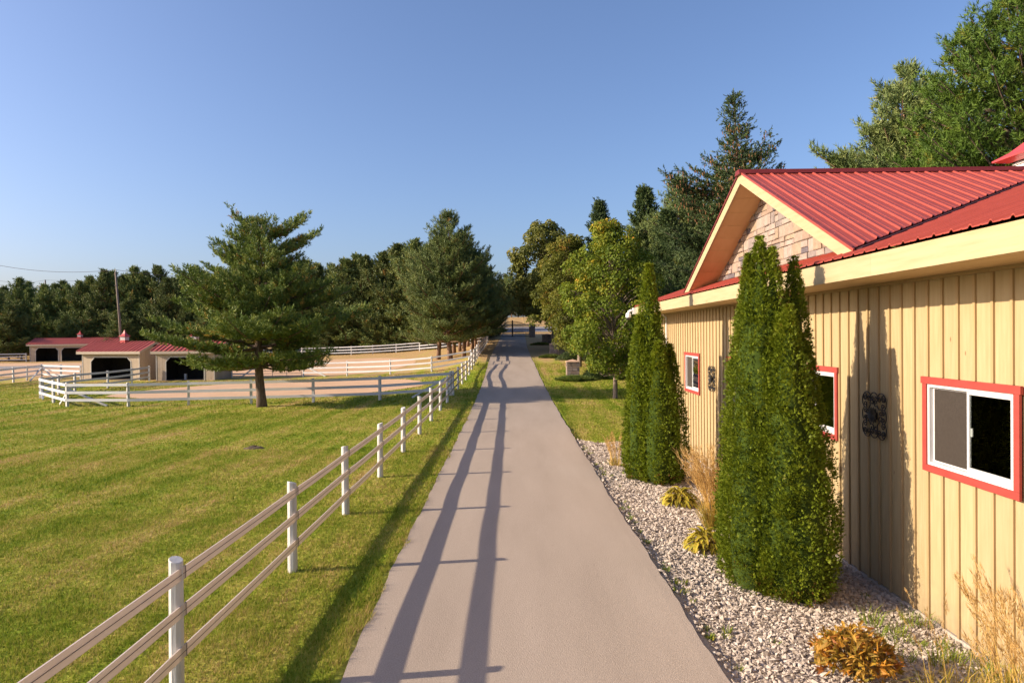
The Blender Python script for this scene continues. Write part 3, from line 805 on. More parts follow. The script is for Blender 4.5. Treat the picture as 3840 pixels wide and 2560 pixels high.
# wrought iron scroll ornaments on the wall
def spiral(c, r0_, turns, a0, sgn, n=18):
    return [(c[0]+(r0_*(1-.8*i/n))*math.cos(a0+sgn*turns*2*math.pi*i/n), c[1]+(r0_*(1-.8*i/n))*math.sin(a0+sgn*turns*2*math.pi*i/n)) for i in range(n+1)]
def scroll_mesh():
    m = MB()
    A = spiral((-.055, .0), .05, 1.1, R(0), 1); B = spiral((.055, .0), .05, 1.1, R(180), -1)
    arc = [(-.105*math.cos(t), .02+.085*math.sin(t)) for t in np.linspace(0, math.pi, 9)]
    m.tube([(0, p[0], p[1]) for p in spiral((-.055, .02), .05, 1.15, R(180), 1)[::-1]]+[(0, p[0], p[1]) for p in arc[1:-1]]+[(0, p[0], p[1]) for p in spiral((.055, .02), .05, 1.15, 0, -1)], .0085, 5)
    return m.mesh('scroll', M['iron'])
def bigscroll_mesh():
    m = MB()
    m.tube([(0, p[0], p[1]) for p in spiral((0, .10), .06, 1.1, R(-90), 1)[::-1]]+[(0, p[0], -p[1]) for p in spiral((0, .10), .06, 1.1, R(-90), -1)], .009, 5)
    return m.mesh('inner_scroll', M['iron'])
SCR, BSC = scroll_mesh(), bigscroll_mesh()
def petal_mesh():
    m = MB()
    P = [(0, 0), (.03, .05), (.028, .10), (0, .13), (-.028, .10), (-.03, .05)]
    for i in range(1, 5): m.poly([(-.012, 0, 0), (-.025 if i in (1, 4) else -.03, P[i][0], P[i][1]), (-.025, P[i+1][0], P[i+1][1])])
    m.poly([(0, p[0], p[1]) for p in P][::-1])
    return m.mesh('petal', M['iron'])
PET = petal_mesh()
def ornament(y, z, label):
    t = thing('scroll_ornament', label, 'wall ornament', (5.352, y, z), group='iron scrolls on the barn wall')
    for side in range(4):
        for k in (-1, 0, 1):
            o = link('scroll', SCR, t); a = side*math.pi/2
            px_, pz = k*.205, .235
            o.location = (0, px_*math.cos(a)-pz*math.sin(a), px_*math.sin(a)+pz*math.cos(a)); o.rotation_euler = (a, 0, 0)
        o = link('inner_scroll', BSC, t); a = side*math.pi/2+math.pi/4
        o.location = (-.004, .17*math.cos(a), .17*math.sin(a)); o.rotation_euler = (a, 0, 0)
    for k in range(10):
        o = link('petal', PET, t); o.rotation_euler = (k*math.pi/5, 0, 0); o.location = (-.012, 0, 0)
    m = MB(); m.lathe((0, 0, 0), [(.0, .0)], 3) if False else None
    m.tube([(.03, 0, 0), (-.02, 0, 0)], .05, 10); me = m.mesh('boss', M['iron']); link('boss', me, t)
ornament(10.245, 2.29, 'black iron scroll ornament on the barn wall beside the nearest window')
ornament(18.73, 2.29, 'small looking black iron scroll ornament on the wall beside the farthest window')

# security camera at the far eave corner
sc = thing('security_camera', 'white dome security camera on the far corner of the barn eave', 'security camera', (4.48, 25.45, 4.40))
m = MB(); m.box(4.36, 4.478, 25.36, 25.54, 4.27, 4.50); m.build('junction_box', M['plastic'], sc)
m = MB(); m.tube([(4.40, 25.42, 4.40), (4.28, 25.42, 4.40), (4.20, 25.42, 4.36), (4.19, 25.42, 4.30)], .045, 10); m.build('arm', M['plastic'], sc, True)
m = MB(); m.lathe((4.19, 25.42, 4.16), [(.0, .16), (.07, .155), (.095, .12), (.10, 0), (.095, -.02), (0, -.02)], 16); m.build('housing', M['plastic'], sc, True)
m = MB(); m.lathe((4.19, 25.42, 4.14), [(.082, 0), (.08, -.04), (.055, -.085), (.02, -.10), (0, -.102)], 16); m.build('lens_dome', M['lens'], sc, True)

# ------------------------------------------------------------------ fences
def post_mesh(r, h, seed):
    rnd = random.Random(seed)
    m = MB(); n = 10
    zs = [-.3, 0, h*.3, h*.6, h*.9, h-.012, h]
    for z in zs:
        for k in range(n):
            a = 2*math.pi*k/n; q = r*(1+rnd.uniform(-.03, .03))*(1.03-.05*z/h)
            if z == h: q *= .93
            s = (.02*math.cos(a) if z >= h-.02 else 0)
            m.v.append((q*math.cos(a), q*math.sin(a), z+s))
    for i in range(len(zs)-1):
        for k in range(n):
            k2 = (k+1) % n; m.f.append((i*n+k, i*n+k2, (i+1)*n+k2, (i+1)*n+k)); m.mi.append(0)
    m.f.append(tuple(range((len(zs)-1)*n, len(zs)*n))); m.mi.append(0)
    return m.mesh('post', M['post'])
POSTS = [post_mesh(.07, 1.36, i) for i in range(4)]
def rail_box(m, a, b, thick, h, side, segs=5, sag=.0):
    """flat rail from a to b, held on the `side` face of the posts"""
    a, b = Vector(a), Vector(b); d = (b-a); d.z = 0; d.normalize(); sd = Vector((d.y, -d.x, 0))
    base = len(m.v)
    for i in range(segs+1):
        t = i/segs; p = a.lerp(b, t); p = p+Vector((0, 0, -sag*4*t*(1-t)))
        for o, z in ((0, -h/2), (thick, -h/2), (thick, h/2), (0, h/2)):
            m.v.append(tuple(p+sd*(side+o)+Vector((0, 0, z))))
    for i in range(segs):
        for k in range(4):
            k2 = (k+1) % 4; m.f.append((base+i*4+k, base+i*4+k2, base+(i+1)*4+k2, base+(i+1)*4+k)); m.mi.append(m.cur)
    m.f.append((base+3, base+2, base+1, base)); m.f.append(tuple(base+segs*4+k for k in range(4))); m.mi += [m.cur, m.cur]
def fence(label, pts, heights, h, side, m_rail, postm=POSTS, skip=(), group=None, wire=True, clips=False, thick=.014, segs=5, sag=.012, org=None):
    x0, y0 = pts[0] if org is None else org
    f = thing('rail_fence', label, 'fence', (x0, y0, TZ(x0, y0)), group=group)
    zs = [TZ(x, y) for x, y in pts]
    for i, (x, y) in enumerate(pts):
        o = link('post', postm[i % len(postm)], f, (x-x0, y-y0, zs[i]-zs[0] if org is None else zs[i]-TZ(x0, y0)))
        o.rotation_euler = (random.uniform(-.012, .012), random.uniform(-.012, .012), i*1.3)
        if clips:
            for hz in heights:
                m = MB(); px_ = x+.072; m.box(px_-.006, px_+.008, y+.055, y+.060, zs[i]+hz-h/2-.004, zs[i]+hz+h/2+.004); m.build('clip', M['wire'], f)
    for i in range(len(pts)-1):
        if i in skip: continue
        for hz in heights:
            m = MB()
            a = (*pts[i], zs[i]+hz); b = (*pts[i+1], zs[i+1]+hz)
            rail_box(m, a, b, thick, h, side, segs, sag*random.uniform(.3, 1.5))
            ms = [m_rail]
            if wire:
                m.cur = 1; ms.append(M['wire'])
                for q in (-.004,):
                    rail_box(m, (a[0], a[1], a[2]+q), (b[0], b[1], b[2]+q), thick+.004, .006, side-.002, segs, sag*.0+.0)
                m.cur = 0
            m.build('rail', ms, f)
    return f
def fx(y): return float(np.interp(y, [-5, 10, 20, 32, 45, 60, 68, 97, 110], [-3.40, -3.42, -3.47, -3.55, -3.60, -3.62, -3.78, -4.05, -4.2]))
near = [-.35, 3.2, 6.75, 10.3, 13.6, 17.15, 20.8, 24.5, 28.1, 31.7, 35.0, 38.4, 41.9, 45.4, 48.9, 52.4, 55.6, 58.6]
far_ = [61.8, 65.2, 68.7, 72.3, 76, 79.8, 83.6, 87.4, 91.2, 95.0, 98.8]
RH = (1.215, .845, .435)
fence('white three rail flexible fence on round posts running along the left edge of the driveway', [(fx(y), y) for y in near], RH, .122, .062, M['rail'], clips=True)
fence('distant white rail fence continuing uphill along the driveway beyond the small side gate', [(fx(y), y) for y in far_], RH, .122, .062, M['rail'], wire=False, segs=3)
BH = (1.23, .80, .38)
SQ = []
for i in range(3):
    m = MB(); m.box(-.065, .065, -.065, .065, -.3, 1.34+i*.012); m.hexa([(-.065, -.065, 1.34+i*.012), (.065, -.065, 1.34+i*.012), (.065, .065, 1.34+i*.012), (-.065, .065, 1.34+i*.012), (-.05, -.05, 1.355+i*.012), (.05, -.05, 1.355+i*.012), (.05, .05, 1.355+i*.012), (-.05, .05, 1.355+i*.012)])
    SQ.append(m.mesh('post', M['post']))
ring = fence('nearest white board paddock fence between the orange sand ring and the lone pine',
             [(-30.92, 44.15), (-27.94, 41.0), (-25.37, 38.37), (-21.66, 37.94), (-18.47, 38.30), (-14.99, 38.45), (-11.47, 38.45), (-7.69, 38.33), (-3.72, 38.6)],
             BH, .15, .066, M['board'], SQ, wire=False, thick=.03, segs=2, sag=.0)
def brace(f, a, b, w=.1):
    m = MB(); m.bar((*a[:2], TZ(*a[:2])+a[2]), (*b[:2], TZ(*b[:2])+b[2]), w, w); m.build('brace', M['post'], f)
brace(ring, (-25.3, 38.45, .95), (-23.1, 38.35, .03)); brace(ring, (-25.5, 38.6, .8), (-26.6, 39.6, .03)); brace(ring, (-30.8, 44.0, .8), (-29.9, 42.9, .03)); brace(ring, (-4.0, 38.55, 1.0), (-5.9, 38.45, .05))
fence('white board fence slanting from the paddock corner up to the horse sheds', [(-30.95, 44.35), (-31.4, 46.6), (-31.83, 49.0), (-31.6, 52.6), (-32.0, 56.6), (-32.75, 60.7)], BH, .15, .066, M['board'], SQ, wire=False, thick=.03, segs=2, sag=0)
outer = fence('white board fence at the far left edge in front of the left sheds', [(-43.1, 54.4), (-44.0, 57.4), (-44.86, 60.6), (-45.8, 63.6), (-46.65, 66.8), (-43.6, 65.1), (-40.75, 63.6)], BH, .15, .066, M['board'], SQ, wire=False, thick=.03, segs=2, sag=0)
brace(outer, (-46.6, 66.7, 1.0), (-44.6, 62.3, .03)); brace(outer, (-46.5, 66.75, 1.0), (-44.6, 65.6, .03))
f2 = fence('white rail fence behind the sand ring running right from the tube gate to the driveway', [(-19.6, 62.7), (-15.29, 61.6), (-11.06, 59.9), (-7.28, 58.7), (-3.9, 58.9)], BH, .13, .066, M['board'], POSTS, wire=False, thick=.02, segs=3, sag=.01)
brace(f2, (-19.5, 62.65, 1.0), (-17.4, 62.1, .04))
f2b = fence('short white rail fence between the right horse shed and the tube gate', [(-26.5, 63.4), (-24.1, 63.1)], BH, .13, .066, M['board'], POSTS, wire=False, thick=.02, segs=3, sag=.01)
brace(f2b, (-24.2, 63.1, 1.0), (-25.6, 63.2, .04))
f3p = [(-42, 105.6), (-37.5, 105.6), (-33.2, 105.6), (-29.08, 105.35), (-25.23, 104.43), (-21.77, 103.55), (-18.1, 102.9), (-14.44, 102.1), (-11.43, 100.8), (-7.74, 99.8), (-4.2, 99.3)]
fence('distant white board fence along the foot of the woodland pines', f3p, BH, .14, .066, M['board'], SQ, wire=False, thick=.03, segs=2, sag=0)
fence('dim white board fence in shade left of the far long shed', [(-92, 100), (-86, 101.5), (-80, 102.6), (-74.6, 103.5)], BH, .14, .066, M['board'], SQ, wire=False, thick=.03, segs=2, sag=0)
def tube_gate(label, a, b, n=6, h=1.25):
    za, zb_ = TZ(*a)+.12, TZ(*b)+.12
    g = thing('tube_gate', label, 'gate', (a[0], a[1], TZ(*a)))
    for k in range(n):
        z = k*(h-.05)/(n-1)
        m = MB(); m.tube([(*a, za+z), (*b, zb_+z)], .022, 6); m.build('bar', M['steel'], g)
    for t in (0, .33, .66, 1):
        p = (a[0]+(b[0]-a[0])*t, a[1]+(b[1]-a[1])*t, za+(zb_-za)*t)
        m = MB(); m.tube([p, (p[0], p[1], p[2]+h-.05)], .025, 6); m.build('upright', M['steel'], g)
tube_gate('grey steel tube gate between white posts behind the lone pine trunk', (-23.9, 63.1), (-19.8, 62.75))
tube_gate('small grey steel gate beside the driveway between the two roadside fences', (fx(58.8), 58.8), (fx(61.6), 61.6), 5)

# ------------------------------------------------------------------ horse sheds
def shed_roof_mesh(w, run, rise, name='roof_panel'):
    m = MB(); pr = [(0, 0), (.01, .07), (.08, .07), (.09, 0), (.45, 0), (.46, .07), (.53, .07), (.54, 0), (w, 0)]
    for (u0_, h0), (u1, h1) in zip(pr[:-1], pr[1:]):
        m.poly([(u0_, 0, h0), (u1, 0, h1), (u1, run, rise+h1), (u0_, run, rise+h0)])
        m.poly([(u0_, 0, h0-.02), (u1, 0, h1-.02), (u1, 0, h1), (u0_, 0, h0)])
    return m.mesh(name, M['shedroof'])
PANEL = {}
def shed(label, a, b, D, nopen, post, H=2.4, oz=2.12, cup_at=.5, wleft=.85, wright=.95, white=False):
    W = math.hypot(b[0]-a[0], b[1]-a[1]); rz = math.atan2(b[1]-a[1], b[0]-a[0])
    z = min(TZ(*a), TZ(*b))
    s = thing('horse_shed', label, 'shed', (a[0], a[1], z), rz)
    def B(name, mt, *boxes, parent=s):
        m = MB()
        for q in boxes: m.box(*q)
        return link(name, m.mesh(name, mt), parent)
    t = .05
    # wall boards: sides, back, front
    ow = (W-wleft-wright-post*(nopen-1))/nopen
    ops = [(wleft+k*(ow+post), wleft+k*(ow+post)+ow) for k in range(nopen)]
    def boards_x(x0, x1, y0, y1, z0, z1):
        n = max(1, round((x1-x0)/.3)); d = (x1-x0)/n
        for k in range(n): B('wall_board', M['shedwall'], (x0+k*d+.004, x0+(k+1)*d-.004, y0, y1, z0, z1))
    boards_x(0, wleft, 0, t, -.2, H); boards_x(W-wright, W, 0, t, -.2, H)
    for k in range(nopen-1): boards_x(ops[k][1], ops[k+1][0], 0, t, -.2, oz)
    for o in ops: boards_x(o[0], o[1], 0, t, oz, H)
    for k in range(nopen-1): boards_x(ops[k][1], ops[k+1][0], 0, t, oz, H)
    n = max(1, round((D-2*t)/.3)); d = (D-2*t)/n
    pitch = .42
    half = D/2
    for k in range(n):
        y0, y1 = t+k*d, t+(k+1)*d
        g0, g1 = (half-abs(y0-half))*pitch, (half-abs(y1-half))*pitch
        for x0, x1 in ((0, t), (W-t, W)):
            m = MB(); e = .004
            m.hexa([(x0, y0+e, -.2), (x1, y0+e, -.2), (x1, y1-e, -.2), (x0, y1-e, -.2), (x0, y0+e, H+g0), (x1, y0+e, H+g0), (x1, y1-e, H+g1), (x0, y1-e, H+g1)])
            link('wall_board', m.mesh('wall_board', M['shedwall']), s)
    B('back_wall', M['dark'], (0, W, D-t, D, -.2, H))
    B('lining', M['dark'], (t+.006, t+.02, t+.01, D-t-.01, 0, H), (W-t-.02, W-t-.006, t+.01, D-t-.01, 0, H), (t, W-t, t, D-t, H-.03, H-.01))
    B('floor', M['dirt'], (t, W-t, .02, D-t, -.2, .03))
    B('corner_trim', M['shedtrim'], (-.02, .05, -.022, -.004, -.2, H)); B('corner_trim', M['shedtrim'], (W-.05, W+.02, -.022, -.004, -.2, H))
    for o in ops:
        c = .42
        for x0, sg in ((o[0], 1), (o[1], -1)):
            m = MB()
            P = [(x0, oz-c), (x0+sg*c, oz), (x0, oz)]
            f = [(x, -.003, zz) for x, zz in P]; bk = [(x, t+.003, zz) for x, zz in P]
            m.poly(f if sg > 0 else f[::-1]); m.poly(bk[::-1] if sg > 0 else bk)
            for i in range(3): m.poly([f[i], f[(i+1) % 3], bk[(i+1) % 3], bk[i]])
            link('corner_gusset', m.mesh('corner_gusset', M['shedwall']), s)
        m = MB()
        pts = [(o[0], -.015, -.1), (o[0], -.015, oz-c), (o[0]+c, -.015, oz), (o[1]-c, -.015, oz), (o[1], -.015, oz-c), (o[1], -.015, -.1)]
        for p, q in zip(pts[:-1], pts[1:]): m.bar(p, q, .09, .02, up=(0, 1, 0))
        link('opening_trim', m.mesh('opening_trim', M['shedtrim']), s)
    ov = .35
    npan = max(2, round((W+2*ov)/.9)); pw = (W+2*ov)/npan
    run = half+ov; rise = run*pitch; ze = H+.26-ov*pitch*0
    key = (round(pw, 3), round(run, 3))
    if key not in PANEL: PANEL[key] = shed_roof_mesh(pw, run, rise)
    for k in range(npan):
        link('roof_panel', PANEL[key], s, (-ov+k*pw, -ov, ze))
        o = link('roof_panel', PANEL[key], s, (-ov+(k+1)*pw, D+ov, ze), math.pi)
    B('ridge_cap', M['ridge'], (-ov, W+ov, half-.09, half+.09, ze+rise+.0, ze+rise+.035))
    B('fascia', M['shedfascia'], (-ov, W+ov, -ov+.005, -ov+.035, H+.0, ze-.025)); B('fascia', M['shedfascia'], (-ov, W+ov, D+ov-.035, D+ov-.005, H, ze-.025))
    B('soffit', M['shedfascia'], (-ov+.03, W+ov-.03, -ov+.036, -.024, H+.005, H+.02))
    for x0 in (-ov+.005, W+ov-.04):
        for sg in (0, 1):
            ya, yb = (-ov, half) if sg == 0 else (D+ov, half)
            m = MB(); m.hexa([(x0, ya, ze-.24), (x0+.035, ya, ze-.24), (x0+.035, yb, ze-.24+rise), (x0, yb, ze-.24+rise), (x0, ya, ze-.012), (x0+.035, ya, ze-.012), (x0+.035, yb, ze-.012+rise), (x0, yb, ze-.012+rise)])
            link('rake_board', m.mesh('rake_board', M['shedfascia']), s)
    # cupola
    c0, c1 = W*cup_at, half; zc = ze+rise-.15; q = .74
    m = MB(); m.box(c0-.36*q, c0+.36*q, c1-.36*q, c1+.36*q, zc, zc+.30); cu = link('cupola', m.mesh('cupola', M['cupred']), s)
    for k in range(3):
        m = MB(); m.box(c0-.35*q, c0+.35*q, c1-.35*q, c1+.35*q, zc+.31+k*.1, zc+.38+k*.1); link('louver', m.mesh('louver', M['louver']), cu)
    m = MB(); m.box(c0-.31*q, c0+.31*q, c1-.31*q, c1+.31*q, zc+.30, zc+.62); link('louver_core', m.mesh('louver_core', M['dark']), cu)
    m = MB(); prof = [(.33, .60), (.47, .64), (.47, .70), (.30, .78), (.17, .92), (.09, 1.08), (.02, 1.25)]
    for (h0, z0), (h1, z1) in zip(prof[:-1], prof[1:]): sq(m, h0*q, zc+z0, h1*q, zc+z1, c0, c1)
    link('cupola_roof', m.mesh('cupola_roof', M['cupred']), cu)
    if white:
        m = MB(); m.box(wleft+1.0, wleft+1.2, 1.2, 1.35, 0, .55); link('salt_block_stand', m.mesh('salt_block_stand', M['post']), s)
    return s
shed('tan horse shed with a red cupola standing in front of the utility pole', (-40.35, 63.25), (-34.25, 61.85), 3.4, 1, .4, wleft=.95, wright=.9, cup_at=.5)
shed('tan horse shed partly hidden by the lone pine, its right side wall facing the gate', (-32.25, 60.95), (-26.85, 60.55), 3.3, 1, .4, wleft=.9, wright=.93, white=True)
shed('long dim run-in shed with several bays, far left against the trees', (-74.1, 103.6), (-61.3, 104.2), 3.8, 3, .45, wleft=.85, wright=.9, cup_at=.5)

# utility pole and wires
def wire(label, pts, group=None):
    m = MB()
    P = []
    for a, b in zip(pts[:-1], pts[1:]):
        for i in range(8):
            t = i/8; P.append(Vector(a).lerp(Vector(b), t)-Vector((0, 0, .5*4*t*(1-t))))
    P.append(Vector(pts[-1]))
    m.tube(P, .022, 4)
    tag(m.build('power_line', M['wire']), label, 'power line', group)
up = thing('utility_pole', 'leaning weathered wooden utility pole rising behind the left horse shed', 'utility pole', (-47.4, 82, TZ(-47.4, 82)))
m = MB(); m.tube([(-47.4, 82, TZ(-47.4, 82)-.5), (-47.75, 82, 6), (-48.13, 82, 11.6)], [.16, .135, .11], 10); m.build('shaft', M['pole'], up, True)
m = MB(); m.tube([(-48.12, 82, 11.55), (-48.12, 82, 11.85)], .06, 6); m.build('insulator', M['louver'], up)
m = MB(); m.tube([(-48.0, 81.84, 9.9), (-48.0, 81.6, 9.95)], .04, 6); m.build('bracket', M['steel'], up)
p2 = thing('utility_pole', 'thin far utility pole whose tip shows above the left treetops', 'utility pole', (-103.6, 150, TZ(-103.6, 150)))
m = MB(); m.tube([(-103.6, 150, 0), (-103.6, 150, 16.7)], [.2, .13], 8); m.build('shaft', M['pole'], p2, True)
m = MB(); m.box(-104.3, -102.9, 149.9, 150.1, 15.4, 15.55); m.build('crossarm', M['pole'], p2)
wire('single power line from the near pole out to the left edge of the sky', [(-90, 82, 13.3), (-62, 82, 12.5), (-48.12, 82, 11.85), (-40, 100, 12.6), (-30, 125, 13)])
wire('upper of two far power lines crossing the far pole above the treetops', [(-180, 150, 17.0), (-113.6, 150, 16.6), (-103.6, 150, 16.65), (-60, 150, 16.4)])
wire('lower of two far power lines crossing the far pole above the treetops', [(-180, 150, 15.9), (-113.6, 150, 15.75), (-103.6, 150, 15.6), (-60, 150, 15.6)])

# ------------------------------------------------------------------ stone pillars and driveway gate
def block_mesh(seed):
    rnd = random.Random(seed); m = MB()
    q = lambda a: a+rnd.uniform(-.05, .05)
    m.hexa([(q(-.5), -.5, q(-.5)), (q(.5), -.5, q(-.5)), (q(.5), .5, q(-.5)), (q(-.5), .5, q(-.5)), (q(-.5), -.5, q(.5)), (q(.5), -.5, q(.5)), (q(.5), .5, q(.5)), (q(-.5), .5, q(.5))])
    n = len(m.v)
    f = [(-.42, -.5), (.42, -.5), (.42, .5), (-.42, .5)]
    return m
BLOCKS = []
for i in range(7):
    BLOCKS.append(block_mesh(i).mesh('stone', M['stone'][i]))
def pillar(label, x, y, w, h, group=None, stones=True):
    z = TZ(x, y)
    p = thing('stone_pillar', label, 'pillar', (x, y, z), group=group)
    m = MB(); m.box(-w/2+.04, w/2-.04, -w/2+.04, w/2-.04, -.2, h); link('core', m.mesh('core', M['mortar']), p)
    zz = 0
    while zz < h-.05:
        hh = min(random.choice([.13, .17, .21]), h-zz)
        for side in range(4):
            u = -w/2
            while u < w/2-.01:
                ww = min(random.uniform(.18, .42), w/2-u)
                if w/2-u-ww < .1: ww = w/2-u
                c = u+ww/2; d = .09+random.uniform(-.012, .02)
                o = link('stone', random.choices(BLOCKS, SW)[0], p)
                a = side*math.pi/2
                off = w/2-.045+d*.2
                o.location = (c*math.cos(a)+off*math.sin(a), c*math.sin(a)-off*math.cos(a), zz+hh/2)
                o.rotation_euler = (0, 0, a); o.scale = (ww-.018, d, hh-.018)
                u += ww
        zz += hh
    m = MB(); c = w/2+.06
    m.box(-c, c, -c, c, h, h+.05)
    q = [(-c, -c, h+.05), (c, -c, h+.05), (c, c, h+.05), (-c, c, h+.05)]
    for i in range(4): m.poly([q[i], q[(i+1) % 4], (0, 0, h+.2)])
    link('cap', m.mesh('cap', M['cap']), p)
pillar('nearest stone pillar with a peaked tan cap right of the driveway', 4.0, 48.4, .86, 1.12)
pillar('second stone pillar along the driveway, partly under the maple leaves', 3.83, 68.4, .9, 1.2)
pillar('shaded stone pillar far up the drive under the dark tree', 4.17, 93, 1.2, 1.25)
pillar('left stone gate pillar in deep shade at the end of the driveway', -3.78, 112.2, .95, 1.9)
pillar('right stone gate pillar at the end of the driveway', 2.66, 112.0, .95, 1.9)
gz = TZ(-.56, 112)
gate = thing('driveway_gate', 'black iron double gate with arched top closing the end of the driveway', 'gate', (-.56, 112, gz))
for sg in (-1, 1):
    m = MB(); W2 = 2.72
    top = lambda t: 1.75+.75*(math.sin(t*math.pi/2)**1.0)       # rises towards the centre
    n = 15
    for k in range(n+1):
        t = k/n; x = sg*(.06+W2*(1-t))
        m.tube([(x, 0, .08), (x, 0, top(t)+(.12 if k not in (0, n) else .2))], .034 if k not in (0, n) else .07, 5)
    for zf in (.14, .5, 1.2):
        m.bar((sg*.06, 0, zf), (sg*(.06+W2), 0, zf), .05, .08)
    prev = None
    for k in range(13):
        t = k/12; p = (sg*(.06+W2*(1-t)), 0, top(t))
        if prev: m.bar(prev, p, .03, .05)
        prev = p
    cpts = [(sg*.06+.0+math.cos(a)*.28*sg*1, 0, 1.2+.28*math.sin(a)) for a in np.linspace(-math.pi/2, math.pi/2, 11)]
    m.tube(cpts, .02, 5)
    link('gate_leaf', m.mesh('gate_leaf', M['iron']), gate)

mz = TZ(-8.6, 22.3)
m = MB(); mm = thing('dirt_mound', 'small brown dirt mound in the lawn left of the roadside fence', 'dirt mound', (-8.6, 22.3, mz))
rgm = random.Random(4); m.lathe((0, 0, 0), [(.30, -.03), (.24, .03), (.16, .06), (.08, .08), (0, .085)], 14)
m.v = [(a*1.3+rgm.uniform(-.05, .05), b*.8+rgm.uniform(-.04, .04), c+rgm.uniform(-.03, .03)) for a, b, c in m.v]
link('soil', m.mesh('soil', M['mole'], True), mm)
# ------------------------------------------------------------------ foliage generators
def needle_tris(c, d, n, L, W, spread, rng, rnd):
    """n narrow blades fanning out from every centre c along d"""
    N = len(c); k = N*n
    cc = np.repeat(c, n, 0); dd = np.repeat(unit(d), n, 0)
    dd = unit(dd+rng.normal(0, spread, (k, 3)))
    l = L*(.65+.6*rng.random((k, 1)))
    if np.ndim(L) > 0: l = np.repeat(L, n)[:, None]*(.65+.6*rng.random((k, 1)))
    sd = unit(np.cross(dd, rng.normal(0, 1, (k, 3))))*(W/2)
    cc = cc+rng.normal(0, 1, (k, 3))*(.18*l)
    V = np.stack([cc-sd, cc+sd, cc+dd*l], 1).reshape(-1, 3)
    r = np.repeat(np.repeat(rnd, n), 3)
    return V, r

def shoot_tris(c, d, n, A, L, W, rng, rnd, flare=.85):
    """bottlebrush shoots: n needles along an axis of length A from c along d"""
    N = len(c); k = N*n
    A = A*(.7+.6*rng.random((N, 1)))
    d = unit(d)
    cc = np.repeat(c, n, 0); dd = np.repeat(d, n, 0); u = rng.random((k, 1))
    perp = unit(np.cross(dd, rng.normal(0, 1, (k, 3))))
    nd = unit(dd*(.45+.5*u)+perp*flare*(1.05-.55*u))
    b = cc+dd*np.repeat(A, n, 0)*u
    l = L*(.75+.5*rng.random((k, 1)))
    sd = unit(np.cross(nd, rng.normal(0, 1, (k, 3))))*(W/2)
    V = np.stack([b-sd, b+sd, b+nd*l], 1).reshape(-1, 3)
    return V, np.repeat(np.repeat(rnd, n), 3)

def tri_mesh(name, V, r, m):
    return np_mesh(name, V, np.arange(len(V)), 3, m, rnd=r)

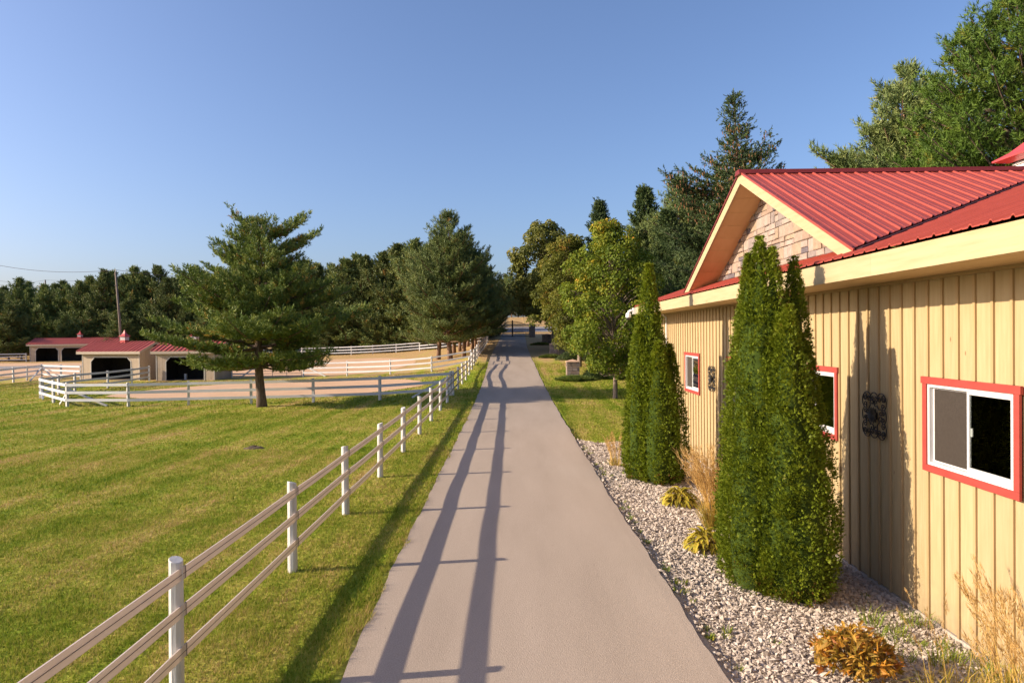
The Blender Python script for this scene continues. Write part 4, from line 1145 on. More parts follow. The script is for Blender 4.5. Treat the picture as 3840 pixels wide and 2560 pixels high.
def conifer(seed, H, radf, z0, nwh, nbr, elev, droop, tuft_gap, tufts, L, W, spread, sub=.3, upturn=.15, trunk_r=.2, inner=.35, lean=(0, 0), old=.15, up=.8, jitter=1.0, skip=0.0, lobe=None, zjit=.12):
    """returns (trunk MB, V, r).  radf(h fraction)->branch length, h from 0 base to 1 top"""
    rng = np.random.default_rng(seed); m = MB(); sub_sc = spread*3
    tp = lambda z: np.array([lean[0]*(z/H)**1.5+.12*math.sin(z*.7+seed), lean[1]*(z/H)**1.5+.12*math.cos(z*.6+seed*2), z])
    zs = np.linspace(-.3, H*.97, 12)
    m.tube([tp(z)*np.array([1, 1, 1]) if z > 0 else (tp(0)[0], tp(0)[1], z) for z in zs], [trunk_r*(1.25 if z < .15 else 1)*(1-.93*max(z, 0)/H)+.012 for z in zs], 9)
    C_, D_, R_ = [], [], []
    whs = z0+(H*.985-z0)*np.linspace(0, 1, nwh)**.92
    for wi, z in enumerate(whs):
        h = z/H
        k = int(rng.integers(nbr[0], nbr[1]+1)); a0 = rng.random()*6.28
        for b in range(k):
            if rng.random() < skip: continue
            az = a0+6.283*b/k+rng.normal(0, .25)
            Lb = radf(h)*rng.uniform(1-.35*jitter, 1+.12*jitter)
            if lobe is not None: Lb *= lobe(az, h)
            if Lb < .12: continue
            e = elev(h)+rng.normal(0, .10)
            zz = z+rng.normal(0, zjit)*jitter
            o = tp(zz); out = np.array([math.cos(az), math.sin(az), 0]); lat = np.array([-out[1], out[0], 0])
            bend = rng.normal(0, .12)
            def P(s): return o+out*(Lb*s*math.cos(e))+lat*(bend*Lb*s*s)+np.array([0, 0, Lb*s*math.sin(e)-droop*Lb*s*(1-s)*2+upturn*Lb*s*s])
            pts = [P(s) for s in (0, .25, .5, .75, 1)]
            br = .010+.012*Lb
            m.tube(pts, [br*1.2, br, br*.75, br*.5, br*.2], 5, caps=False)
            nt = max(2, int(Lb*(1-inner)/tuft_gap))
            for j in range(nt):
                s = inner+(1-inner)*(j+rng.random()*.8)/nt
                p0 = P(min(s, 1)); t = unit(P(min(s+.05, 1.05))-P(s-.05))
                for sg in (-1, 1):
                    tl = sub*Lb*(1.15-s)*rng.uniform(.6, 1.2)+.12
                    td = unit(t*.75+lat*sg*.85*rng.uniform(.6, 1.2)+np.array([0, 0, .18*up]))
                    n2 = max(1, int(tl/tuft_gap))
                    for q in range(n2):
                        u = (q+rng.random())/n2
                        pp = p0+td*tl*u+rng.normal(0, .05, 3)
                        dirv = td*.55+np.array([0, 0, up])+rng.normal(0, .18, 3)
                        rv_ = np.clip(rng.normal(.45, .17)+(old*2.0 if s < inner+.22 and rng.random() < .5 else 0)-.10*(1-u), 0, 1)
                        for dbl in range(2):
                            C_.append(pp+rng.normal(0, .06*sub_sc, 3)*dbl); D_.append(dirv if dbl == 0 else td*.8+lat*sg*.5*rng.random()+np.array([0, 0, up*.45])+rng.normal(0, .35, 3))
                            R_.append(np.clip(rv_+rng.normal(0, .06), 0, 1))
                        continue
                        R_.append(np.clip(rng.normal(.45, .2)+(old*2.2 if s < inner+.15 and rng.random() < .6 else 0)-.12*(1-u), 0, 1))
            C_.append(P(1.0)); D_.append(unit(P(1)-P(.9))+np.array([0, 0, up*.5])); R_.append(.6)
    for q in range(5):
        C_.append(tp(H*(.955+.01*q))); D_.append(np.array([0, 0, 1.0])); R_.append(.5)
    for q in range(9):                                         # leader shoots at the tip
        a = q*2.4; C_.append(tp(H*(.90+.011*q))); D_.append(np.array([.35*math.cos(a)*(1-q/9), .35*math.sin(a)*(1-q/9), 1.0])); R_.append(.5)
    V, r = shoot_tris(np.array(C_), np.array(D_), tufts, spread, L, W, rng, np.array(R_))
    print('conifer', seed, len(C_), len(V)//3)
    return m, V, r

def tree_thing(name, label, cat, loc, trunk, V, r, leafm, barkm, rz=0, scale=None, group=None, crown='crown'):
    t = thing(name, label, cat, loc, rz, group)
    if scale is not None: t.scale = scale
    if not isinstance(trunk, bpy.types.Mesh): trunk = trunk.mesh('trunk', barkm, smooth=True)
    link('trunk', trunk, t)
    me = V if isinstance(V, bpy.types.Mesh) else tri_mesh(crown, V, r, leafm)
    link(crown, me, t)
    return t

# ---- the lone pine
def lone_rad(h):
    return .94*float(np.interp(h, [.18, .25, .38, .5, .62, .75, .86, .94, 1], [3.1, 4.4, 5.0, 4.1, 3.1, 2.4, 2.0, 1.35, .5]))
def lone_lobe(az, h):
    v = 1+.26*math.sin(az*3+h*17)+.15*math.sin(az*5+h*31)
    if abs(h-.86) < .05 and abs(math.sin(az/2)) < .35: v *= 1.3
    return v
tr, V, r = conifer(3, 9.9, lone_rad, 2.2, 19, (6, 8), lambda h: -.06+.40*h, .07, .20, 15, .145, .042, .30, sub=.44, upturn=.14, trunk_r=.25, inner=.22, lean=(-.15, 0), old=.10, lobe=lone_lobe, skip=.08, zjit=.06)
lone = tree_thing('pine_tree', 'lone wide pine standing on the lawn in front of the white paddock fence', 'tree', (-13.7, 36.6, TZ(-13.7, 36.6)), tr, V, r, M['pine'], M['bark'], rz=.4)
m = MB()
rg = random.Random(5)
for k in range(26):                                            # bare dead twigs inside the crown
    a = rg.uniform(0, 6.28); z = rg.uniform(1.9, 5.6); l = rg.uniform(.7, 1.7)
    p = Vector((.1*math.cos(a), .1*math.sin(a), z)); d = Vector((math.cos(a), math.sin(a), rg.uniform(-.35, .1)))
    m.tube([p, p+d*l*.5, p+d*l+Vector((0, 0, -.1))], [.016, .011, .004], 4, caps=False)
link('dead_branches', m.mesh('dead_branches', M['bark']), lone)

# ---- pines along the drive (tall bare trunks, dense upper crown)
def drive_rad(h): return float(np.interp(h, [.12, .2, .35, .55, .75, .9, 1], [3.4, 4.8, 5.0, 4.1, 2.8, 1.3, .2]))
DP = []
for sd in (21, 22):
    lob = (lambda s: (lambda az, h: 1+.25*math.sin(az*2+h*13+s)+.15*math.sin(az*5+h*29+s)))(sd)
    tr, V, r = conifer(sd, 15.0, drive_rad, 2.1, 26, (5, 7), lambda h: .0+.72*h, .05, .31, 17, .25, .052, .44, sub=.42, upturn=.16, trunk_r=.27, inner=.25, old=.07, lobe=lob, skip=.08)
    DP.append((tr.mesh('trunk', M['redbark'], smooth=True), tri_mesh('crown', V, r, M['scots'])))
    if sd == 21:
        pass
drive_pines = [(-6.9, 70.5, 1.0, .3, 'tallest and nearest pine of the row left of the driveway'), (-5.6, 74, .86, 2.1, 'pine second from the front in the row beside the driveway fence'),
               (-8.6, 76, .88, 4.0, 'pine set back on the left side of the driveway pine row'), (-7.2, 80.5, .85, 1.2, 'third pine along the driveway row, in the shade of the first'),
               (-5.4, 84, .80, 5.2, 'slim pine close to the driveway fence in the middle of the row'), (-7.3, 88, .82, 3.3, 'pine toward the far end of the driveway row'),
               (-5.5, 92.5, .78, .9, 'pine with crown overhanging the far driveway fence'), (-6.8, 97, .80, 2.7, 'second last pine of the driveway row near the gate'), (-5.6, 102, .72, 4.4, 'last pine of the driveway row beside the left gate pillar')]
for i, (x, y, s, rz, lb) in enumerate(drive_pines):
    tree_thing('pine_tree', lb, 'tree', (x, y, TZ(x, y)-.05), DP[i % 2][0], DP[i % 2][1], None, None, None, rz, (s, s, s), 'pines in a row along the driveway')

# ---- woodland pines
WP = []
for sd, z0, top in ((41, 1.0, .3), (42, 2.2, .35), (43, .7, .3), (44, 1.6, .3)):
    lob = (lambda s: (lambda az, h: 1+.28*math.sin(az*2+h*15+s)+.18*math.sin(az*4+h*33+s)))(sd)
    rad = (lambda s: (lambda h: float(np.interp(h, [.05, .15, .35, .6, .8, .93, 1], [3.2, 4.0, 3.8, 2.8, 1.55, .62, .12]))))(sd)
    tr, V, r = conifer(sd, 15.0, rad, z0, 24, (5, 7), lambda h: -.05+.8*h, .06, .42, 12, .36, .13, .66, sub=.42, upturn=.34, trunk_r=.2, inner=.22, old=.1, lobe=lob, skip=.10)
    WP.append((tr.mesh('trunk', M['redbark'], smooth=True), tri_mesh('crown', V, r, M['wood'])))
rg = random.Random(99)
def wood_tree(x, y, h, lb, grp, k=None, w=1.0):
    i = rg.randrange(4) if k is None else k
    s = h/15.0
    sw = s*w*rg.uniform(.92, 1.08)
    return tree_thing('woodland_pine', lb, 'tree', (x, y, TZ(x, y)-.1), WP[i][0], WP[i][1], None, None, None, rg.uniform(0, 6.28), (sw, sw, s), grp)
F0 = 2560/3840
def px_x(px, y): return (px-1934.9)/2560*y
# front row: tops read off the skyline (x of the top in 3840-wide pixels, depth, height)
front = [(13, 118, 11.2), (60, 116, 11.6), (107, 121, 11.7), (165, 117, 12.0), (201, 121, 12.5), (248, 118, 12.0), (297, 116, 12.6), (339, 118, 13.4), (388, 115, 14.2), (424, 119, 14.3),
         (464, 116, 13.4), (504, 116, 14.8), (540, 119, 14.2), (594, 117, 15.0), (629, 113, 12.7), (692, 117, 13.9), (730, 118, 14.9), (768, 115, 13.8), (820, 118, 14.5), (880, 116, 15), (950, 118, 15), (1030, 116, 15), (1100, 118, 15.2)]
for i, (px, y, h) in enumerate(front):
    zone = 'at the far left edge, left of the long shed' if px < 90 else 'behind the long far left shed' if px < 320 else 'close around the utility pole' if px < 520 else 'between the utility pole and the lone pine' if px < 800 else 'seen behind the crown of the lone pine'
    wood_tree(px_x(px, y), y, h, 'dark woodland pine '+zone, 'woodland pines '+zone)
mid = [(1150, 112, 14.9, 'pine just right of the lone pine, first of the big pines behind the far fence'), (1190, 116, 14.6, None), (1248, 115, 14.3, None), (1297, 110, 14.6, 'full rounded pine behind the far white fence'),
       (1342, 112, 15.4, 'pine with a double tip behind the far white fence'), (1375, 110, 15.0, None), (1436, 109, 15.2, 'pine with low foliage touching the far white fence'), (1494, 108, 16.3, 'tall pine left of the driveway pine row'), (1520, 112, 16.3, None), (1556, 106, 16.4, 'tallest pine behind the far fence, next to the driveway row'), (1610, 108, 15.5, None), (1680, 110, 15, None), (1740, 112, 13, None), (1785, 116, 13, None)]
for px, y, h, lb in mid:
    zone = 'right of the lone pine crown' if px < 1330 else 'in the middle of the big pines' if px < 1540 else 'behind the driveway pine row'
    if lb: wood_tree(px_x(px, y), y, h, lb, 'big pines behind the far fence', w=1.25)
    else: wood_tree(px_x(px, y), y, h, 'pine crowded '+zone+' at the far fence', 'crowded pines '+zone, w=1.2)
def bz(px): return 'at the left edge' if px < 120 else 'behind the horse sheds' if px < 560 else 'around the lone pine' if px < 1180 else 'behind the far fence' if px < 1600 else 'behind the driveway pines'
for k in range(34):
    px = -60+k*58+rg.uniform(-18, 18); y = rg.uniform(126, 140)
    if px > 1560: continue
    wood_tree(px_x(px, y), y, rg.uniform(11.5, 14.5) if px < 700 else rg.uniform(14, 16), 'background pine high in the gaps of the woodland '+bz(px), 'background pines '+bz(px))
for px, y, h in ((-40, 108, 11.5), (25, 106, 8.5), (75, 109, 7.5), (440, 108, 7.5), (760, 107, 7.0), (1230, 107.5, 6.0), (1400, 106, 6.5), (1190, 109, 7.0), (690, 112, 8.0), (560, 113, 9), (330, 112, 8), (470, 112, 9), (1060, 112, 8), (910, 112, 8), (240, 112, 7), (1480, 106, 7.5), (1570, 105, 7.5)):
    wood_tree(px_x(px, y), y, h, 'short young pine low under the woodland edge '+bz(px), 'young pines '+bz(px), w=1.35)
for px, y, h in ((1790, 172, 12), (1835, 180, 11), (1880, 176, 10), (1920, 184, 11), (1962, 178, 10), (2010, 175, 12), (2060, 170, 13), (2110, 165, 13), (1900, 195, 12), (1945, 195, 12), (1985, 195, 12)):
    wood_tree(px_x(px, y), y, h, 'far pine beyond the iron gate and the crossing road', 'far pines beyond the gate')
for x, y, h, lb in ((-4.9, 108, 9.5, 'dark low pine hiding the left half of the iron gate'), (-7.5, 110, 10, 'dark pine behind the left gate pillar'), (-3.3, 115.5, 5.0, 'small dark evergreen just behind the left gate leaf')):
    wood_tree(x, y, h, lb, 'dark evergreens around the gate', w=1.1)

# ---- spruces and pines on the right
def spruce(seed, H, R0, z0, nwh, gap, tufts, L, W, **kw):
    rad = kw.get('rad') or (lambda h: R0*max(0.03, (1-h))**.75*(1+.12*math.sin(h*40+seed)))
    return conifer(seed, H, rad, z0, nwh, (6, 8), lambda h: -.25+.75*h**2, .18, gap, tufts, L, W, kw.get('A', .3), sub=.32, upturn=.20, trunk_r=.22, inner=.18, old=0, up=.15, jitter=kw.get('jit', 1.1), skip=kw.get('skip', .05), lobe=kw.get('lobe'))
def big_lobe(az, h):
    v = 1+.25*math.sin(az*2+h*21)+.15*math.sin(az*3-h*40)
    if h < .78 and math.cos(az-math.pi) > .3: v *= 1.2
    return v
def big_rad(h): return float(np.interp(h, [.1, .3, .5, .62, .72, .77, .81, .84, .88, .92, .96, 1], [4.8, 4.8, 4.2, 3.6, 3.0, 2.5, 1.35, .95, 1.0, .72, .36, .06]))
tr, V, r = spruce(61, 18.0, 4.3, 2.0, 33, .22, 13, .125, .055, A=.36, lobe=big_lobe, jit=1.2, rad=lambda h: .90*big_rad(h), skip=.08)
big = tree_thing('spruce_tree', 'tall cone-laden spruce rising behind the stone gable peak', 'tree', (13.6, 42, TZ(13.6, 42)), tr, V, r, M['spruce'], M['bark'])
m = MB(); rg2 = np.random.default_rng(8)
zs_ = V.reshape(-1, 3, 3)[:, 0]
sel = zs_[(zs_[:, 2] > 10.0) & (zs_[:, 2] < 16.2)]
idx = rg2.choice(len(sel), 1500, replace=False)
for p in sel[idx]:
    q = Vector(p)+Vector((0, 0, -.05)); l = rg2.uniform(.16, .24); w = .040
    m.poly([q+Vector((w, 0, 0)), q+Vector((0, w, 0)), q+Vector((0, 0, -l))]); m.poly([q+Vector((0, w, 0)), q+Vector((-w, 0, 0)), q+Vector((0, 0, -l))])
    m.poly([q+Vector((-w, 0, 0)), q+Vector((0, -w, 0)), q+Vector((0, 0, -l))]); m.poly([q+Vector((0, -w, 0)), q+Vector((w, 0, 0)), q+Vector((0, 0, -l))])
tag(link('cones', m.mesh('cones', M['cone']), big), kind='stuff')
SPR = []
for sd in (63, 64):
    tr, V, r = spruce(sd, 16.0, 4.0, .6, 48, .27, 13, .22, .10, A=.48)
    SPR.append((tr.mesh('trunk', M['bark'], smooth=True), tri_mesh('crown', V, r, M['spruce'])))
def put_spruce(k, x, y, h, lb, grp='spruces right of the driveway', w=1.0, rz=0):
    s = h/16.0
    tree_thing('spruce_tree', lb, 'tree', (x, y, TZ(x, y)-.1), SPR[k][0], SPR[k][1], None, None, None, rz, (s*w, s*w, s), grp)
put_spruce(0, 10.3, 82, 17.4, 'slim spruce tip showing above the yellowing maple')
put_spruce(1, 12.2, 64, 15.9, 'spruce between the maple and the big pines left of the barn', rz=1)
put_spruce(0, 15.3, 58, 11.5, 'lower spruce filling the gap behind the far barn corner', rz=2.4)
put_spruce(1, 12.8, 50, 9.0, 'short spruce beside the far barn corner under the tall spruce', rz=3.1)
put_spruce(0, 9.6, 58, 7.5, 'young dark spruce in the shade behind the two maples', rz=.7)
put_spruce(1, 8.8, 75, 12.0, 'spruce hidden behind the middle of the maple row', rz=4.2)
put_spruce(0, 17.5, 43.5, 12.2, 'spruce whose tip peeks over the roof right of the gable peak', rz=5.2)
put_spruce(0, 11.5, 95, 13.0, 'far spruce behind the oak', rz=5.5)
put_spruce(0, 12.9, 57, 12.8, 'spruce filling the gap right of the yellowing maple top', rz=5.0, w=1.2)
put_spruce(1, 10.9, 60, 11.5, 'dark spruce behind the right half of the yellowing maple', rz=2.9, w=1.2)
put_spruce(1, 16.0, 51, 13.2, 'dense spruce left of the tall cone-laden spruce, reaching halfway up it', rz=2.0, w=1.15)
put_spruce(0, 13.6, 72, 13.5, 'dense spruce in the dark wall of trees between the maple and the barn', rz=3.9, w=1.2)
put_spruce(1, 11.0, 48, 7.5, 'low dense spruce behind the second cedar and the barn corner', rz=.4, w=1.25)
put_spruce(0, 9.4, 66, 10.0, 'mid height spruce directly behind the yellowing maple crown', rz=1.8, w=1.2)
# Scots type pines right
for x, y, h, rz, lb in ((14.6, 60, 15.8, .5, 'rounded pine left of the tall spruce, touching the sky'), (17.5, 66, 15, 2.5, 'pine behind the tall spruce and the barn roof'), (21.0, 48, 13.5, 1.5, 'small pine tip left of the three over the barn roof'),
                        (22.5, 47, 14.9, 3.3, 'middle low pine over the barn roof'), (25.6, 45, 20.0, .9, 'pointed pine over the barn roof beside the big round pine'), (28.5, 52, 18, 2.9, 'pine behind the pointed pine over the barn')):
    s = h/15.0
    tree_thing('pine_tree', lb, 'tree', (x, y, TZ(x, y)-.1), DP[(int(x)) % 2][0], DP[(int(x)) % 2][1], None, None, None, rz, (s*.95, s*.95, s), 'pines behind the barn')
def bp_rad(h): return float(np.interp(h, [.1, .3, .5, .7, .85, .95, 1], [6.5, 7.2, 6.6, 5.0, 3.1, 1.5, .4]))
tr, V, r = conifer(71, 20.5, bp_rad, 1.5, 46, (9, 11), lambda h: .15+.5*h, .05, .41, 19, .25, .050, .46, sub=.40, upturn=.14, trunk_r=.35, inner=.55, old=.04, up=.7, jitter=.55)
tree_thing('pine_tree', 'huge bright green pine filling the upper right corner behind the barn', 'tree', (26.3, 35.0, TZ(26.3, 35)), tr, V, r, M['whitepine'], M['bark'], rz=1.0)
tree_thing('pine_tree', 'bright green pine low behind the roof ridge left of the huge pine', 'tree', (23.2, 36.5, TZ(23, 36.5)), bpy.data.meshes['trunk'] if False else [o for o in C.objects if o.name.startswith('trunk')][-1].data, [o for o in C.objects if o.name.startswith('crown')][-1].data, None, None, None, 2.6, (.48, .48, .66))

# ---- broadleaf trees
def broadleaf(seed, H, crown0, rx, shape, nblob, per, leaf, trunk_r, fork=.35, off=(0, 0), tipcol=.25, blob=(.5, .95)):
    rng = np.random.default_rng(seed); m = MB()
    m.tube([(0, 0, -.2), (0, 0, .1), (.03, .02, crown0), (off[0]*.5, off[1]*.5, H*.55), (off[0], off[1], H*.9)], [trunk_r*1.35, trunk_r, trunk_r*.85, trunk_r*.5, .02], 9)
    C_, N_, R_ = [], [], []
    for i in range(nblob):
        h = crown0+(H-crown0)*(i+rng.random())/nblob
        t = (h-crown0)/(H-crown0)
        rad = rx*shape(t)
        a = i*2.399+rng.normal(0, .35); q = rad*math.sqrt(rng.uniform(.10, 1.0))*rng.uniform(.80, 1.16)
        c = np.array([off[0]*t+q*math.cos(a), off[1]*t+q*math.sin(a), h])
        br = rng.uniform(*blob)*(.75+.35*shape(t))
        m.tube([(off[0]*t*.5, off[1]*t*.5, max(crown0*.9, h-.5-.45*q)), tuple(c*np.array([.55, .55, 1])-np.array([0, 0, .35])), tuple(c)], [.035+.012*q, .025, .006], 5, caps=False)
        n = int(per*br**2/.5)
        d = unit(rng.normal(0, 1, (n, 3))+np.array([.45*math.cos(a), .45*math.sin(a), .35]))
        rr_ = br*(.45+.6*rng.random((n, 1))**.5)
        p = c+d*rr_*np.array([1.0, 1.0, .8])
        C_.append(p); N_.append(unit(d*.8+rng.normal(0, .55, (n, 3))+np.array([0, 0, .45])))
        base = rng.normal(.37, .13)+tipcol*max(0, t-.6)*1.8
        R_.append(np.clip(base+rng.normal(0, .13, n)+.10*(d[:, 2]), 0, 1))
    p = np.concatenate(C_); nrm = np.concatenate(N_); r = np.concatenate(R_); k = len(p)
    u = unit(np.cross(nrm, rng.normal(0, 1, (k, 3)))); v = np.cross(nrm, u)
    s = leaf*(.6+.7*rng.random((k, 1)))
    fold = nrm*s*.18
    # five pointed leaf: two triangles each side of the midrib plus side lobes
    q0, q1, q2, q3 = p-u*s*.5, p+v*s*.5+fold, p+u*s*.6, p-v*s*.5+fold
    V = np.stack([q0, q1, q2, q0, q2, q3], 1).reshape(-1, 3)
    return m, V, np.repeat(r, 6)
oshape = lambda t: float(np.interp(t, [0, .08, .3, .5, .7, .85, 1], [.5, .8, 1.0, .92, .80, .55, .28]))
mshape = lambda t: float(np.interp(t, [0, .08, .25, .5, .75, .9, 1], [.35, .62, .95, 1.0, .72, .42, .12]))
tr, V, r = broadleaf(81, 9.3, 1.45, 2.75, mshape, 150, 300, .12, .13, off=(-.3, 0), tipcol=.24, blob=(.34, .78))
tree_thing('maple_tree', 'nearest maple turning yellow at its top on the lawn left of the cedars', 'tree', (5.3, 36.7, TZ(5.3, 36.7)), tr, V, r, M['maple'], M['greybark'])
tr, V, r = broadleaf(82, 10.6, 1.6, 3.5, mshape, 150, 210, .15, .2, off=(-1.0, 0), tipcol=.22, blob=(.42, .9))
tree_thing('maple_tree', 'duller green maple just behind the yellowing one', 'tree', (5.25, 56.7, TZ(5.25, 56.7)), tr, V, r, M['maple2'], M['greybark'])
tr, V, r = broadleaf(83, 14.6, 3.6, 4.6, oshape, 150, 85, .27, .26, off=(-.9, 0), tipcol=.0, blob=(.45, 1.1))
oakt, oakc = tr.mesh('trunk', M['greybark'], smooth=True), tri_mesh('crown', V, r, M['oak'])
tree_thing('oak_tree', 'tall broad dark green tree beyond the maples right of the gate', 'tree', (4.4, 80, TZ(4.4, 80)), oakt, oakc, None, None, None)
tree_thing('oak_tree', 'broad dark green tree over the right gate pillar', 'tree', (5.6, 103, TZ(5.6, 103)), oakt, oakc, None, None, None, 2.2, (.9, .9, .92))
tree_thing('oak_tree', 'shady tree leaning over the driveway from the left just before the gate', 'tree', (-5.8, 106, TZ(-5.8, 106)), oakt, oakc, None, None, None, 4.0, (.8, .8, .8))
tree_thing('oak_tree', 'broad tree in shade behind the second pillar', 'tree', (8.4, 90, TZ(8.4, 90)), oakt, oakc, None, None, None, 1.1, (.8, .8, .8))

# ---- column cedars beside the barn
def cedar(seed, cols, n, size):
    """cols: (x, y, height, radius, fat) spires merged into one clump"""
    rng = np.random.default_rng(seed)
    core = MB(); Vs, Rs = [], []
    prof = lambda t: np.interp(t, [0, .03, .10, .25, .45, .65, .82, .93, 1], [.52, .76, .96, 1.0, .90, .68, .38, .17, .02])
    tot = sum(c[2]*c[3] for c in cols)
    for ci, (cx0, cy0, H, Rd, ph) in enumerate(cols):
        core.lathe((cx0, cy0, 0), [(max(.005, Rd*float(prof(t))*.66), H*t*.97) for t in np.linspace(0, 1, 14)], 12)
        nc = int(n*H*Rd/tot)//16; k = nc*16
        tc = rng.random(nc)**1.12; ac = rng.random(nc)*2*math.pi
        keep = np.ones(nc, bool)
        gx, gy, gz = cx0+Rd*prof(tc)*np.cos(ac), cy0+Rd*prof(tc)*np.sin(ac), H*tc
        for cj, (ox, oy, oh, orr, _) in enumerate(cols):
            if cj != ci: keep &= ~(np.hypot(gx-ox, gy-oy) < .72*orr*prof(np.clip(gz/oh, 0, 1))*(gz < oh))
        tc, ac = tc[keep], ac[keep]; nc = len(tc); k = nc*16
        lump = 1+.07*np.sin(ac*3+tc*23+ph)+.06*np.sin(ac*5-tc*37+ph*2)+.05*np.sin(ac*9+tc*61+ph)
        rc = Rd*prof(tc)*lump*(.74+.30*rng.random(nc)**.75)
        rep = lambda q: np.repeat(q, 16)
        cl = size*1.0
        t = np.clip(rep(tc)+rng.normal(0, cl*1.5, k)/H, 0, 1)
        a = rep(ac)+rng.normal(0, cl*.85, k)/np.maximum(rep(rc), .06)
        rad = np.maximum(rep(rc)*(prof(t)/np.maximum(prof(rep(tc)), .02))+rng.normal(0, cl*.45, k)+cl*.3, .0)
        c = np.stack([cx0+rad*np.cos(a), cy0+rad*np.sin(a), H*t], 1)
        out = np.stack([np.cos(a), np.sin(a), np.zeros(k)], 1)
        # sprays: flat fans, pointing outward and up
        d = unit(out*.75+np.array([0, 0, .75])+rng.normal(0, .33, (k, 3)))
        nrm = unit(np.cross(d, rng.normal(0, 1, (k, 3))))
        sd = np.cross(nrm, d)
        s = size*(.55+.8*rng.random((k, 1)))
        brown = np.where((t < .10) & (rng.random(k) < .38*(1-t/.10)+.05), .55, 0)
        rv = np.clip(rng.normal(.40, .10, k)+rep(rng.normal(0, .10, nc))+brown+.10*(t > .9), 0, 1)
        tri = []
        for ang, l in ((0, 1.0), (.62, .8), (-.62, .8)):
            dd = d*math.cos(ang)+sd*math.sin(ang)
            pp = np.cross(nrm, dd)
            o = c+d*s*(.10*abs(ang))
            w = s*.16
            tri.append(np.stack([o-pp*w, o+pp*w, o+dd*s*l+nrm*s*.08*rng.normal(0, 1, (k, 1))], 1))
        Vs.append(np.stack(tri, 1).reshape(-1, 3)); Rs.append(np.repeat(rv, 9))
    return core, np.concatenate(Vs), np.concatenate(Rs)
def cedar_thing(label, x, y, cols, n, size, seed):
    z = TZ(x, y)
    t = thing('cedar_shrub', label, 'shrub', (x, y, z))
    core, V, r = cedar(seed, cols, n, size)
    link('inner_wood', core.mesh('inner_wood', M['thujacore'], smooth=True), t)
    link('foliage', tri_mesh('foliage', V, r, M['thuja']), t)
cedar_thing('nearest tall column cedar with several tips, its foliage overlapping the barn window', 3.72, 10.0,
            [(-.14, .02, 5.12, .60, 0), (-.29, .08, 4.88, .40, 2), (.0, -.10, 4.95, .42, 4), (.35, .0, 4.82, .40, 1), (.38, -.16, 3.7, .48, 3), (.12, -.14, 4.1, .52, 13), (-.34, -.1, 3.2, .44, 5), (.02, -.30, 4.0, .48, 6), (.56, .15, 3.0, .34, 7), (.25, .55, 4.2, .48, 8), (-.10, .52, 4.75, .48, 9), (.10, -.40, 4.1, .50, 10), (.18, .85, 3.6, .42, 11), (.22, -.48, 3.0, .46, 12)], 170000, .045, 91)
cedar_thing('second column cedar farther along the barn wall with a single slim tip', 3.46, 17.3,
            [(-.08, 0, 5.45, .50, 0), (-.36, -.05, 4.15, .38, 2), (.42, .0, 3.42, .42, 4), (.05, -.42, 3.5, .50, 3), (-.1, .45, 3.9, .50, 1)], 44000, .068, 92)

# ---- low shrubs, perennials, grasses
def juniper(label, x, y, rx, ry, h, seed, n=900, L=.16, group=None, m='juniper'):
    rng = np.random.default_rng(seed)
    a = rng.random(n)*6.283; q = np.sqrt(rng.random(n))
    lump = 1+.2*np.sin(a*3+seed)+.15*np.sin(a*7)
    c = np.stack([rx*q*lump*np.cos(a), ry*q*lump*np.sin(a), h*(1-q**2)*rng.random(n)**.5+.05], 1)
    d = np.stack([np.cos(a), np.sin(a), .5+rng.random(n)*.6], 1)
    V, r = needle_tris(c, d, 10, L, .03, .45, rng, np.clip(rng.normal(.5, .2, n), 0, 1))
    z = TZ(x, y)
    t = thing('juniper_shrub', label, 'shrub', (x, y, z), group=group)
    link('foliage', tri_mesh('foliage', V, r, M[m]), t)
    mb = MB()
    for k in range(7):
        b = k*.9+seed; mb.tube([(0, 0, -.05), (rx*.4*math.cos(b), ry*.4*math.sin(b), h*.5), (rx*.8*math.cos(b), ry*.8*math.sin(b), h*.45)], [.03, .02, .008], 5, caps=False)
    link('branches', mb.mesh('branches', M['bark']), t)
juniper('spreading low juniper around the foot of the nearest stone pillar', 3.95, 46.6, 1.2, .75, .24, 1, 1100)
juniper('spreading low juniper around the foot of the second stone pillar', 3.5, 66.4, 1.3, .8, .24, 2, 900)
juniper('dark juniper mat in shade by the far stone pillar', 3.3, 91, 1.3, .8, .3, 3, 700)
juniper('bushy blue green shrub behind the nearest maple trunk', 6.9, 48.0, 1.9, 1.4, 1.2, 4, 2600, .22, m='spruce')
juniper('shrub in shade behind the second maple trunk', 6.1, 63, 1.8, 1.3, 1.2, 5, 1400, .22, m='spruce')

